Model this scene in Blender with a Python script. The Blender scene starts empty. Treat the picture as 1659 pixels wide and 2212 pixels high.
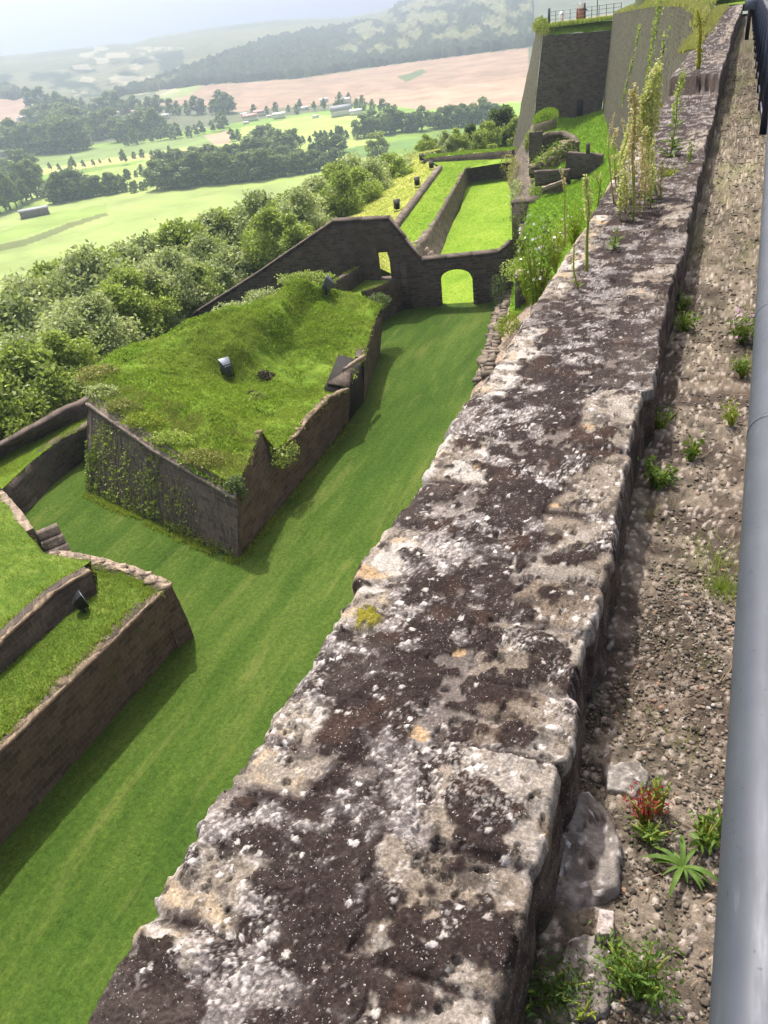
import bpy, math, random
import numpy as np
from mathutils import Matrix, Vector
random.seed(7); RNG = np.random.default_rng(11)
scene = bpy.context.scene
COL = scene.collection
R = math.radians
HC = 16.0                                    # camera height above the ditch floor

# ------------------------------------------------------------------ camera maths
W_, H_, F_ = 1659., 2212., 1660.
C_ = np.array([W_/2, H_/2])
def nrm(v): v = np.array(v, float); return v/np.linalg.norm(v)
_vp = np.array([1617., -63.]); _hd = nrm((1, -.135)); _pp = np.array([-_hd[1], _hd[0]])
_pitch = math.atan(np.dot(C_-_vp, _pp)/F_); _nad = C_+_pp*F_/math.tan(_pitch)
_up = -nrm((_nad[0]-C_[0], _nad[1]-C_[1], F_))
_y = nrm((_vp[0]-C_[0], _vp[1]-C_[1], F_)); _y = nrm(_y-_up*_y.dot(_up)); _x = np.cross(_y, _up)
M_ = np.array([_x, _y, _up])
def ray(px, py): return M_@nrm((px/1.085-C_[0], py/1.085-C_[1], F_))
O_ = np.array([0, 0, HC])
def P(px, py, z): r = ray(px, py); return r*((z-HC)/r[2])+O_
def PY(px, py, y): r = ray(px, py); return r*(y/r[1])+O_
def PV(px, py, a, b):
    r = ray(px, py); a = np.array(a[:2]); d = np.array(b[:2])-a; n = np.array([-d[1], d[0]])
    return r*(n.dot(a)/n.dot(r[:2]))+O_
def pix(V):
    c = (np.asarray(V)-O_)@M_
    return np.stack([(C_[0]+c[..., 0]/c[..., 2]*F_)*1.085, (C_[1]+c[..., 1]/c[..., 2]*F_)*1.085], -1), c[..., 2]

# ------------------------------------------------------------------ noise
def _h(i, j, k, s):
    n = (i.astype(np.int64)*73856093) ^ (j.astype(np.int64)*19349663) ^ (k.astype(np.int64)*83492791) ^ (s*2654435761)
    n = (n ^ (n >> 13))*1274126177 & 0xFFFFFFFF
    n = (n ^ (n >> 16))*2246822519 & 0xFFFFFFFF
    return ((n ^ (n >> 15)) & 0xFFFFFF)/float(0xFFFFFF)
def vnoise(x, y, z=None, s=0):
    x = np.asarray(x, float); y = np.asarray(y, float); z = np.zeros_like(x) if z is None else np.asarray(z, float)
    i, j, k = np.floor(x), np.floor(y), np.floor(z); f, g, h = x-i, y-j, z-k
    f, g, h = [t*t*t*(t*(t*6-15)+10) for t in (f, g, h)]
    r = 0
    for a in (0, 1):
        for b in (0, 1):
            for c in (0, 1):
                r = r+_h(i+a, j+b, k+c, s)*(f if a else 1-f)*(g if b else 1-g)*(h if c else 1-h)
    return r
def fbm(x, y, z=None, o=4, s=0, g=.5):
    t = 0; a = 1; n = 0; f = 1
    for q in range(o):
        t = t+a*vnoise(np.asarray(x)*f, np.asarray(y)*f, None if z is None else np.asarray(z)*f, s+q*17); n += a; a *= g; f *= 2.03
    return t/n
def worley(x, y, s=0):
    i, j = np.floor(x), np.floor(y); d1 = np.full(np.shape(x), 9.); rid = np.zeros(np.shape(x)); d2 = d1.copy()
    z0 = np.zeros_like(i)
    for a in (-1, 0, 1):
        for b in (-1, 0, 1):
            cx, cy = i+a, j+b
            fx = cx+_h(cx, cy, z0, s+1); fy = cy+_h(cx, cy, z0, s+2)
            d = np.hypot(fx-x, fy-y); r = _h(cx, cy, z0, s+3)
            m = d < d1; d2 = np.where(m, d1, np.minimum(d2, d)); d1 = np.where(m, d, d1); rid = np.where(m, r, rid)
    return d1, d2, rid
def sst(a, b, x): t = np.clip((np.asarray(x, float)-a)/(b-a), 0, 1); return t*t*(3-2*t)
def mixc(a, b, t): return np.asarray(a)*(1-t[..., None])+np.asarray(b)*t[..., None]
def inpoly(x, y, poly):
    c = np.zeros(np.shape(x), bool); n = len(poly)
    for k in range(n):
        x1, y1 = poly[k]; x2, y2 = poly[(k+1) % n]
        if y1 == y2: continue
        c ^= ((y1 > y) != (y2 > y)) & (x < (x2-x1)*(y-y1)/(y2-y1)+x1)
    return c

# ------------------------------------------------------------------ object helpers
def link(o, parent=None):
    COL.objects.link(o)
    if parent is not None: o.parent = parent
    return o
def tag(o, label=None, cat=None, group=None, kind=None):
    if label: o['label'] = label
    if cat: o['category'] = cat
    if group: o['group'] = group
    if kind: o['kind'] = kind
    return o
def empty(name, loc=(0, 0, 0), rz=0):
    o = bpy.data.objects.new(name, None); o.empty_display_size = .2; o.location = [float(t) for t in loc]; o.rotation_euler = (0, 0, rz)
    return link(o)
def npmesh(name, V, faces, mat=None, smooth=False, col=None):
    V = np.asarray(V, np.float32); me = bpy.data.meshes.new(name)
    fl = [np.asarray(f, np.int32) for f in (faces if isinstance(faces, list) else [faces])]
    fl = [f for f in fl if len(f)]
    me.vertices.add(len(V)); me.vertices.foreach_set('co', V.ravel())
    nl = sum(f.size for f in fl); nf = sum(len(f) for f in fl)
    me.loops.add(nl); me.polygons.add(nf)
    me.loops.foreach_set('vertex_index', np.concatenate([f.ravel() for f in fl]))
    tot = np.concatenate([np.full(len(f), f.shape[1]) for f in fl]); st = np.concatenate([[0], np.cumsum(tot)[:-1]])
    me.polygons.foreach_set('loop_start', st.astype(np.int32)); me.polygons.foreach_set('loop_total', tot.astype(np.int32))
    if smooth: me.polygons.foreach_set('use_smooth', np.ones(nf, bool))
    if col is not None:
        a = me.color_attributes.new('col', 'FLOAT_COLOR', 'POINT'); c = np.ones((len(V), 4), np.float32); c[:, :3] = col
        a.data.foreach_set('color', c.ravel())
    me.update(calc_edges=True); me.validate()
    if mat: me.materials.append(mat)
    return me
def ob(name, V, faces, mat, parent=None, smooth=False, col=None):
    return link(bpy.data.objects.new(name, npmesh(name, V, faces, mat, smooth, col)), parent)
def gridf(nu, nv, off=0, flip=False):
    a = np.arange(nu*nv).reshape(nu, nv)+off
    q = np.stack([a[:-1, :-1], a[1:, :-1], a[1:, 1:], a[:-1, 1:]], -1).reshape(-1, 4)
    return q[:, ::-1] if flip else q
class MB:
    def __init__(s): s.V = []; s.F = {3: [], 4: []}; s.n = 0
    def add(s, V, *fs):
        V = np.asarray(V, float).reshape(-1, 3)
        for f in fs:
            f = np.asarray(f, int)
            if f.size: s.F[f.shape[1]].append(f+s.n)
        s.V.append(V); s.n += len(V); return s
    def build(s, name, mat, parent=None, smooth=False, col=None):
        fs = [np.concatenate(v) for v in s.F.values() if v]
        return ob(name, np.concatenate(s.V), fs, mat, parent, smooth, col)
BOXF = [[0, 3, 2, 1], [4, 5, 6, 7], [0, 1, 5, 4], [1, 2, 6, 5], [2, 3, 7, 6], [3, 0, 4, 7]]
def hexa(mb, b, t): mb.add(np.concatenate([np.asarray(b, float), np.asarray(t, float)]), BOXF)
_JR = np.random.default_rng(99)
def box(mb, c, s, rz=0, tilt=0, jit=0):
    x, y, z = [q/2 for q in s]; B = np.array([[-x, -y, -z], [x, -y, -z], [x, y, -z], [-x, y, -z], [-x, -y, z], [x, -y, z], [x, y, z], [-x, y, z]])
    if jit: B = B*(1+_JR.uniform(-jit, jit*.5, B.shape))
    ct, st = math.cos(tilt), math.sin(tilt); B = B@np.array([[1, 0, 0], [0, ct, -st], [0, st, ct]]).T
    cz, sz = math.cos(rz), math.sin(rz); B = B@np.array([[cz, -sz, 0], [sz, cz, 0], [0, 0, 1]]).T
    mb.add(B+np.array(c), BOXF)
def tube(mb, pts, rad, n=8, cap=True):
    pts = np.asarray(pts, float); m = len(pts); rad = np.broadcast_to(np.asarray(rad, float), (m,))
    T = np.gradient(pts, axis=0); V = []
    ref = np.array([.31, .17, .93]); 
    for k in range(m):
        t = nrm(T[k]); 
        if abs(t.dot(nrm(ref))) > .95: ref = np.array([.9, .1, .2])
        a = nrm(np.cross(t, ref)); b = np.cross(t, a); g = np.arange(n)*2*math.pi/n
        V.append(pts[k]+rad[k]*(np.cos(g)[:, None]*a+np.sin(g)[:, None]*b))
    f = [[k*n+j, k*n+(j+1) % n, (k+1)*n+(j+1) % n, (k+1)*n+j] for k in range(m-1) for j in range(n)]
    V = np.concatenate(V); c = len(V); tri = []
    if cap:
        V = np.concatenate([V, pts[:1], pts[-1:]])
        tri = [[c, (j+1) % n, j] for j in range(n)]+[[c+1, (m-1)*n+j, (m-1)*n+(j+1) % n] for j in range(n)]
    mb.add(V, f, tri)
def resample(pl, n):
    pl = np.asarray(pl, float); d = np.concatenate([[0], np.cumsum(np.linalg.norm(np.diff(pl, axis=0), axis=1))])
    t = np.linspace(0, d[-1], n); return np.stack([np.interp(t, d, pl[:, k]) for k in range(3)], -1)
def coons(a, b, c, d, nu, nv):
    # a: u=0..1 at v=0, b: u=0..1 at v=1, c: v=0..1 at u=0, d: v=0..1 at u=1
    a, b, c, d = resample(a, nu), resample(b, nu), resample(c, nv), resample(d, nv)
    u = np.linspace(0, 1, nu)[:, None, None]; v = np.linspace(0, 1, nv)[None, :, None]
    S = (1-v)*a[:, None]+v*b[:, None]+(1-u)*c[None]+u*d[None]
    S = S-((1-u)*(1-v)*a[0]+u*(1-v)*a[-1]+(1-u)*v*b[0]+u*v*b[-1])
    return S, u[..., 0]+0*v[..., 0], v[..., 0]+0*u[..., 0]
def loft(rows, n, amp=0, fr=1.5, seed=0, sub=None, keep_top=False):
    """stack of polylines (bottom to top, then over the back): a skin through them with n columns, roughened"""
    rs = [resample(r, n) for r in rows]; out = [rs[0]]
    for k in range(len(rs)-1):
        m = sub[k] if sub else max(1, int(np.linalg.norm(rs[k+1]-rs[k], axis=1).mean()/.35))
        for q in range(1, m+1): out.append(rs[k]+(rs[k+1]-rs[k])*q/m)
    S = np.stack(out, 1)
    if amp:
        x, y, z = S[..., 0], S[..., 1], S[..., 2]
        for k in range(3): S[..., k] += amp*(fbm(x*fr, y*fr, z*fr, 4, seed+k*31)-.5)*2
    return S
def ribbon(pl, w0, w1, side, seed, h=.03):
    """ragged ledge of worn stone along the top edge of a wall"""
    pl = np.asarray(pl, float); L = np.linalg.norm(np.diff(pl, axis=0), axis=1).sum(); n = max(12, int(L/.07)); T = resample(pl, n); d = np.gradient(T[:, :2], axis=0); d /= np.linalg.norm(d, axis=1)[:, None]+1e-9
    nn = np.stack([-d[:, 1], d[:, 0], 0*d[:, 0]], 1)*side; s = np.arange(n)*.07
    wd = w0+(w1-w0)*sst(.3, .7, fbm(s*.9, s*0+seed, None, 5, seed, .65)); blk = np.floor(s/.42+.8*fbm(s*.5, s*0, None, 2, seed+3)); bz = (_h(blk, blk*0, blk*0, seed+5)-.5)*.05
    rows = []
    for q in (0, .03, .5, .92, 1.0):
        z = bz+h*(1 if 0 < q < 1 else -1.2)+.03*(fbm(s*5, s*0+q*4, None, 4, seed+9)-.5); rows.append(T+nn*(wd*q-.05+.05*(fbm(s*3, s*0+q, None, 4, seed+11)-.5))[:, None]+np.stack([0*z, 0*z, z], 1))
    S = np.stack(rows, 1); return S.reshape(-1, 3), gridf(n, 5, 0, side > 0)
def wall(name, base, top, thick, mat, parent=None, amp=.05, n=None, side=1, mids=(), zback=None, fr=1.5, seed=0, jag=0.):
    """solid masonry wall: front face from base to top polyline, a flat top of the given thickness, a back face, closed ends"""
    base, top = np.asarray(base, float), np.asarray(top, float)
    L = np.linalg.norm(np.diff(top, axis=0), axis=1).sum(); n = n or max(6, int(L/.3))
    T = resample(top, n); d = np.gradient(T[:, :2], axis=0); d /= np.linalg.norm(d, axis=1)[:, None]+1e-9
    nn = np.stack([-d[:, 1], d[:, 0], 0*d[:, 0]], 1)*side
    if jag: T[:, 2] += jag*(fbm(np.arange(n)*.45, np.full(n, seed+.5), None, 3, seed)-.5)*2
    TB = T+nn*thick; BB = TB.copy(); BB[:, 2] = resample(base, n)[:, 2] if zback is None else zback
    S = loft([resample(base, n)]+[resample(m, n) for m in mids]+[T, TB, BB], n, amp, fr, seed)
    if amp:   # ends stay closed by caps
        pass
    nu, nv = S.shape[:2]; mb = MB(); mb.add(S.reshape(-1, 3), gridf(nu, nv, 0, side > 0))
    for e, fl in ((0, 1), (nu-1, 0)):
        ring = S[e]; c = ring.mean(0); V = np.concatenate([ring, [c]]); k = len(ring)
        t = [[j, (j+1) % k, k] if fl ^ (side < 0) else [(j+1) % k, j, k] for j in range(k)]
        mb.add(V, t)
    return mb.build(name, mat, parent)

# ------------------------------------------------------------------ materials
def newmat(name):
    m = bpy.data.materials.new(name); m.use_nodes = True; nt = m.node_tree; nt.nodes.clear()
    o = nt.nodes.new('ShaderNodeOutputMaterial'); return m, nt, o
class N:
    def __init__(s, nt): s.nt = nt
    def __call__(s, t, **k):
        n = s.nt.nodes.new(t)
        for a, b in k.items():
            if a.startswith('i_'):
                key = a[2:].replace('_', ' ')
                key = int(key) if key.isdigit() else key
                if hasattr(b, 'is_output'): s.nt.links.new(b, n.inputs[key])
                else: n.inputs[key].default_value = b
            else: setattr(n, a, b)
        return n
    def noise(s, vec, sc, det=5, rough=.55, dist=0): return s('ShaderNodeTexNoise', i_Vector=vec, i_Scale=sc, i_Detail=det, i_Roughness=rough, i_Distortion=dist).outputs['Fac']
    def ramp(s, fac, stops, interp='LINEAR'):
        r = s('ShaderNodeValToRGB', i_0=fac); e = r.color_ramp.elements; r.color_ramp.interpolation = interp
        while len(e) < len(stops): e.new(.5)
        for q, (p, c) in zip(e, stops): q.position = p; q.color = (*c, 1) if len(c) == 3 else c
        return r.outputs['Color']
    def mix(s, fac, a, b, mode='MIX'):
        n = s('ShaderNodeMix', data_type='RGBA', blend_type=mode); 
        for v, i in ((fac, 0), (a, 6), (b, 7)):
            if hasattr(v, 'is_output'): s.nt.links.new(v, n.inputs[i])
            else: n.inputs[i].default_value = (*v, 1) if isinstance(v, tuple) and len(v) == 3 else v
        return n.outputs[2]
    def math(s, op, a, b=0., clamp=False):
        n = s('ShaderNodeMath', operation=op, use_clamp=clamp)
        for v, i in ((a, 0), (b, 1)):
            if hasattr(v, 'is_output'): s.nt.links.new(v, n.inputs[i])
            else: n.inputs[i].default_value = v
        return n.outputs[0]
    def mapr(s, v, a, b, c=0., d=1.): return s('ShaderNodeMapRange', i_0=v, i_1=a, i_2=b, i_3=c, i_4=d).outputs[0]
    def coord(s, scale=(1, 1, 1), which='Object'):
        return s('ShaderNodeMapping', i_Vector=s('ShaderNodeTexCoord').outputs[which], i_Scale=scale).outputs[0]
    def pos(s, scale=(1, 1, 1)): return s('ShaderNodeMapping', i_Vector=s('ShaderNodeNewGeometry').outputs['Position'], i_Scale=scale).outputs[0]
def bsdf(n, o, col, rough=.9, bump=None, strength=.4, dist=.02, spec=.2, metal=0.):
    b = n('ShaderNodeBsdfPrincipled', i_Roughness=rough, i_Metallic=metal); b.inputs['Specular IOR Level'].default_value = spec
    if hasattr(col, 'is_output'): n.nt.links.new(col, b.inputs['Base Color'])
    else: b.inputs['Base Color'].default_value = (*col, 1)
    if bump is not None:
        n.nt.links.new(n('ShaderNodeBump', i_Strength=strength, i_Distance=dist, i_Height=bump).outputs[0], b.inputs['Normal'])
    n.nt.links.new(b.outputs[0], o.inputs['Surface']); return b
def m_wall(name, c1, c2, c3, sc=1., moss=(.05, .075, .02), mossamt=.35, streak=1., pale=.0):
    m, nt, o = newmat(name); n = N(nt); p = n.pos()
    a = n.noise(p, 1.1*sc, 6, .6); b = n.noise(p, 9*sc, 5, .65); c = n.noise(n.pos((3, 3, .7)), .9*sc, 6, .65, .6)
    col = n.mix(n.mapr(a, .3, .7), c1, c2)
    col = n.mix(n.math('MULTIPLY', n.mapr(c, .45, .75), streak), col, c3)
    col = n.mix(n.mapr(b, .35, .8, 0, .6), col, tuple(min(1, q*1.7) for q in c2))
    br = n('ShaderNodeTexBrick', i_Vector=n('ShaderNodeMapping', i_Vector=n('ShaderNodeCombineXYZ', i_0=n.math('ADD', n('ShaderNodeSeparateXYZ', i_0=p).outputs[0], n('ShaderNodeSeparateXYZ', i_0=p).outputs[1]), i_1=n('ShaderNodeSeparateXYZ', i_0=p).outputs[2]).outputs[0]).outputs[0], i_Scale=2.2*sc, i_Color1=(.55, .55, .55, 1), i_Color2=(1.2, 1.15, 1.1, 1), i_Mortar=(1.5, 1.45, 1.35, 1)); br.inputs['Mortar Size'].default_value = .022; br.inputs['Brick Width'].default_value = .9; br.inputs['Row Height'].default_value = .42
    col = n.mix(.8, col, br.outputs[0], 'MULTIPLY')
    g = n.noise(n.pos((1, 1, .6)), .8*sc, 6, .65, .5)
    col = n.mix(n.mapr(g, .58, .72, 0, mossamt), col, moss)
    if pale:
        q = n.noise(p, 2.6, 7, .7); col = n.mix(n.mapr(q, .6, .68, 0, pale), col, (.36, .33, .28))
    bsdf(n, o, col, .95, n.math('ADD', b, n.math('MULTIPLY', br.outputs[1], -.3)), .7, .05, .1); return m
def m_grass(name, cs, sc=1., aniso=(1, 1, 1), bumpd=.03, dry=0., dryc=(.28, .23, .08), fine=22.):
    m, nt, o = newmat(name); n = N(nt)
    a = n.noise(n.pos(aniso), .35*sc, 6, .6); b = n.noise(n.pos(aniso), 2.2*sc, 6, .65); f = n.noise(n.pos(), fine, 4, .7)
    t = n.math('ADD', n.math('MULTIPLY', a, .6), n.math('MULTIPLY', b, .4))
    col = n.ramp(t, [(.36, cs[0]), (.5, cs[1]), (.64, cs[2])])
    col = n.mix(n.mapr(f, .3, .7, .0, .55), col, tuple(q*.45 for q in cs[0])); f7 = n.noise(n.pos(), 7., 5, .75); col = n.mix(.75, col, n.ramp(f7, [(.33, (.55, .6, .5)), (.5, (1, 1, 1)), (.68, (1.5, 1.4, 1.3))]), 'MULTIPLY')
    if dry: col = n.mix(n.mapr(n.noise(n.pos(aniso), 1.3*sc, 6, .7, .4), .56, .74, 0, dry), col, dryc)
    b_ = bsdf(n, o, col, .95, f, .8, bumpd, .05)
    tr = n('ShaderNodeBsdfTranslucent', i_Color=col)
    return m
def m_leaf(name, c1, c2, trans=.35, rough=.6, spec=.25):
    m, nt, o = newmat(name); n = N(nt)
    r = n('ShaderNodeObjectInfo').outputs['Random']; at = n('ShaderNodeAttribute', attribute_name='col')
    t = n.math('ADD', n.math('MULTIPLY', at.outputs['Fac'], .75), n.math('MULTIPLY', r, .35), True)
    col = n.mix(t, c1, c2)
    b = n('ShaderNodeBsdfPrincipled', i_Base_Color=col, i_Roughness=rough); b.inputs['Specular IOR Level'].default_value = spec
    tr = n('ShaderNodeBsdfTranslucent', i_Color=n.mix(.5, col, (.22, .3, .02)))
    x = n('ShaderNodeMixShader', i_0=trans, i_1=b.outputs[0], i_2=tr.outputs[0])
    nt.links.new(x.outputs[0], o.inputs['Surface']); return m
def m_attr(name, fine=60., fs=.5, bumps=.5, bd=.003, rough=.95, bscale=None, spec=.15):
    m, nt, o = newmat(name); n = N(nt); at = n('ShaderNodeAttribute', attribute_name='col'); p = n.pos()
    f = n.noise(p, fine, 5, .7); f2 = n.noise(p, bscale or fine*1.7, 4, .7)
    col = n.mix(fs, at.outputs['Color'], n.ramp(f, [(.3, (.45, .45, .45)), (.7, (1.5, 1.5, 1.5))]), 'MULTIPLY')
    bsdf(n, o, col, rough, f2, bumps, bd, spec); return m
def m_flat(name, c, rough=.6, metal=0., ns=20., var=.3, spec=.4, bump=.1):
    m, nt, o = newmat(name); n = N(nt); f = n.noise(n.coord(), ns, 5, .6)
    col = n.mix(n.mapr(f, .3, .7, 0, 1), tuple(q*(1-var) for q in c), tuple(min(1, q*(1+var)) for q in c))
    bsdf(n, o, col, rough, f, bump, .01, spec, metal); return m
WALL_DARK = m_wall('dark_masonry', (.074, .060, .053), (.122, .10, .088), (.14, .12, .105), mossamt=.45, streak=.5)
WALL_GREY = m_wall('grey_masonry', (.115, .095, .08), (.18, .152, .128), (.075, .062, .052), mossamt=.6, streak=.25)
WALL_LIGHT = m_wall('pale_masonry', (.078, .078, .056), (.118, .112, .085), (.048, .048, .036), mossamt=.8, moss=(.10, .13, .045), sc=1.3)
WALL_RUB = m_wall('rubble_masonry', (.21, .165, .13), (.33, .27, .215), (.14, .11, .09), sc=2.5, mossamt=.45, pale=.35)
COPING = m_wall('coping_stone', (.2, .165, .14), (.29, .245, .21), (.1, .085, .07), sc=2, mossamt=.2, pale=.5)
EDGE = m_wall('ledge_stone', (.15, .115, .082), (.24, .19, .14), (.12, .09, .07), sc=3, mossamt=.45, pale=.35)
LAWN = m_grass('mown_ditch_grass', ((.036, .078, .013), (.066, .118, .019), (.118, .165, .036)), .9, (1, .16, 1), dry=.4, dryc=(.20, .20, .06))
LAWN2 = m_grass('sunlit_lawn', ((.15, .28, .024), (.24, .38, .04), (.34, .45, .065)), 1.1, (1, .5, 1), dry=.3, dryc=(.38, .40, .12))  # backlit glow of the upper lawns put into brighter base colours
TURF = m_grass('rough_turf', ((.09, .17, .018), (.155, .25, .03), (.25, .32, .055)), 1.6, dry=.35)
YTURF = m_grass('dry_yellow_turf', ((.26, .36, .05), (.42, .46, .09), (.5, .48, .17)), 1.2, dry=.6, dryc=(.5, .42, .26))
BLADE = m_leaf('grass_blades', (.15, .25, .03), (.41, .48, .10), .48)
BLADEB = m_leaf('bright_grass_blades', (.15, .3, .02), (.34, .48, .05), .4)
BLADED = m_leaf('dry_grass_blades', (.17, .21, .05), (.48, .42, .18), .4)
LEAF_A = m_leaf('pale_leaves', (.06, .115, .025), (.82, .88, .46), .5, .5, .5)
LEAF_B = m_leaf('green_leaves', (.045, .10, .012), (.6, .72, .18), .5, .5, .45)
LEAF_C = m_leaf('dark_leaves', (.035, .075, .022), (.20, .27, .11), .3)
LEAF_F = m_leaf('far_leaves', (.06, .10, .035), (.26, .33, .12), .3)
HERB = m_leaf('herb_leaves', (.09, .20, .014), (.34, .50, .06), .4, .8, .1)
LEAF_Y = m_leaf('yellow_green_leaves', (.16, .24, .02), (.38, .44, .06), .4)
BARK = m_flat('bark', (.09, .07, .05), .9)
def m_par():
    m, nt, o = newmat('lichened_stone'); n = N(nt); at = n('ShaderNodeAttribute', attribute_name='col'); p = n.pos()
    f = n.noise(p, 150, 6, .75); g = n.noise(p, 420, 3, .7); cl = n.noise(p, 14, 5, .65)
    col = n.mix(.9, at.outputs['Color'], n.ramp(f, [(.3, (.38, .36, .35)), (.5, (.92, .92, .92)), (.72, (1.9, 1.85, 1.8))]), 'MULTIPLY')
    for sc, lo, hi, th, c in ((110, .10, .24, .74, (.50, .47, .44)), (210, .10, .30, .74, (.40, .37, .355)), (75, .12, .2, .84, (.025, .02, .018))):
        v = n('ShaderNodeTexVoronoi', i_Vector=n.mix(.012, p, n('ShaderNodeTexNoise', i_Vector=p, i_Scale=160.).outputs['Color']), i_Scale=sc); r = n('ShaderNodeSeparateColor', i_0=v.outputs['Color']).outputs[0]
        k = n.math('MULTIPLY', n.mapr(v.outputs['Distance'], hi, lo), n.math('GREATER_THAN', n.math('ADD', r, n.mapr(cl, .38, .62, -.24, .18)), th))
        col = n.mix(n.math('MULTIPLY', k, .8, True), col, c)
    h = n.math('ADD', n.math('MULTIPLY', f, .7), n.math('MULTIPLY', g, .3))
    bsdf(n, o, col, .95, h, .9, .005, .12); return m
PAR = m_par()
PATHM = m_attr('gravel_soil', 120., .6, .9, .006, bscale=150.)
ROCKM = m_attr('weathered_rock', 90., .6, .8, .006)
TERR = m_attr('farmland', .05, .35, .3, .3, bscale=.3)
CANOPY = m_attr('far_canopy', .09, .7, 1., 2.5, bscale=.16)
def m_rail():
    m, nt, o = newmat('dull_painted_steel'); n = N(nt); p = n.coord(); a = n.noise(p, 9, 6, .6); b = n.noise(n.coord((40, 5, 40)), 3, 5, .7); s = n.noise(p, 170, 2, .5)
    col = n.mix(n.mapr(a, .3, .7), (.046, .053, .07), (.07, .079, .10)); col = n.mix(n.mapr(s, .68, .74, 0, .7), col, (.02, .02, .024)); col = n.mix(n.mapr(b, .62, .7, 0, .35), col, (.13, .135, .15))
    x = bsdf(n, o, col, .5, a, .15, .003, .5, .25); nt.links.new(n.mapr(b, .3, .7, .4, .62), x.inputs['Roughness']); return m
GALV = m_rail()
NAVY = m_flat('dark_blue_paint', (.016, .024, .05), .3, .2, 30, .2, .5, .03)
BLACK = m_flat('black_metal', (.014, .014, .016), .5, .3)
GREYM = m_flat('grey_metal', (.10, .115, .15), .45, .3, 12, .25)
GLASS = m_flat('lamp_glass', (.3, .36, .42), .1, .2, 5, .1, .8)
DARKH = m_flat('opening_shade', (.02, .018, .016), .95)  # near-black solid fill standing for the shade inside openings
WOODM = m_flat('brown_wood', (.32, .13, .05), .7)
WHITEM = m_flat('white_paint', (.8, .8, .8), .5, 0, 8, .06)
PLASTER = m_flat('pale_plaster', (.7, .66, .58), .9, 0, 3, .1)
ROOFM = m_flat('red_tiles', (.42, .17, .12), .85, 0, 2, .2)
ROOFG = m_flat('grey_slates', (.3, .3, .33), .8, 0, 2, .2)
PAVE = m_flat('pale_gravel_paving', (.42, .35, .26), .95, 0, 3, .2)
STALK = m_leaf('green_stalk', (.24, .31, .04), (.5, .5, .10), .3)
STALKY = m_leaf('dry_stalk', (.42, .3, .14), (.66, .5, .28), .3)
SEED = m_leaf('seed_heads', (.46, .48, .13), (.84, .82, .42), .5)
SEEDB = m_leaf('brown_seed_heads', (.46, .36, .18), (.80, .66, .42), .45)
PETALW = m_leaf('white_petals', (.75, .72, .72), (.85, .82, .82), .2)
PETALP = m_leaf('pink_petals', (.6, .3, .5), (.85, .6, .75), .3)
REDL = m_leaf('red_leaves', (.17, .01, .02), (.38, .03, .05), .35)
GLEAF = m_leaf('weed_leaves', (.045, .11, .015), (.17, .27, .05), .35)

# ------------------------------------------------------------------ world, sun, camera
SUNV = nrm((-.40, .44, 1.0))
w = bpy.data.worlds.new('World'); scene.world = w; w.use_nodes = True
nt = w.node_tree; sk = nt.nodes.new('ShaderNodeTexSky'); sk.sky_type = 'NISHITA'; sk.sun_disc = False
el = math.asin(SUNV[2]); azs = math.atan2(SUNV[0], SUNV[1])
sk.sun_elevation = el; sk.sun_rotation = azs; sk.air_density = .7; sk.dust_density = 8.; sk.ozone_density = .3
nt.links.new(sk.outputs[0], nt.nodes['Background'].inputs[0]); nt.nodes['Background'].inputs[1].default_value = .15
sl = bpy.data.lights.new('sun', 'SUN'); sl.energy = 4.1; sl.angle = R(1.2); sl.color = (1, .95, .87)
so = link(bpy.data.objects.new('sun', sl)); so.rotation_euler = Vector(-SUNV).to_track_quat('-Z', 'Y').to_euler()
cam = bpy.data.cameras.new('camera'); cam.sensor_fit = 'VERTICAL'; cam.sensor_height = 24; cam.lens = 24*F_/H_; cam.clip_start = .02; cam.clip_end = 20000
co = link(bpy.data.objects.new('camera', cam))
mw = Matrix.Identity(4)
for i in range(3): mw[i][0], mw[i][1], mw[i][2] = M_[i, 0], -M_[i, 1], -M_[i, 2]
mw[2][3] = HC; co.matrix_world = mw; scene.camera = co
vs = scene.view_settings; vs.view_transform = 'Standard'; vs.look = 'None'; vs.exposure = .5; vs.gamma = 1
scene.cycles.max_bounces = 6; scene.cycles.transparent_max_bounces = 8; scene.cycles.volume_bounces = 1
scene.cycles.use_denoising = True; scene.cycles.sample_clamp_indirect = 4
HAZE_D = .00035

# ------------------------------------------------------------------ blades and leaves
def blades(name, pts, h0, h1, wd, mat, parent=None, lean=.5, per=3, spread=.05, seed=1):
    rg = np.random.default_rng(seed); n = len(pts)*per
    b = np.repeat(pts, per, 0)+np.concatenate([rg.normal(0, spread, (n, 2)), np.zeros((n, 1))], 1)
    a = rg.uniform(0, 2*math.pi, n); h = rg.uniform(h0, h1, n); w_ = wd*rg.uniform(.6, 1.3, n)
    d = np.stack([np.cos(a), np.sin(a), 0*a], 1); l = rg.uniform(0, 2*math.pi, n); ld = np.stack([np.cos(l), np.sin(l), 0*l], 1)*(rg.uniform(.1, lean, n)*h)[:, None]
    b[:, 2] -= .02
    V = np.stack([b-d*w_[:, None], b+d*w_[:, None], b+ld+np.stack([0*h, 0*h, h], 1)], 1).reshape(-1, 3)
    c = np.repeat(np.clip(rg.normal(.5, .25, n), 0, 1), 3)
    return ob(name, V, np.arange(n*3).reshape(-1, 3), mat, parent, False, np.stack([c]*3, 1))
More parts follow.
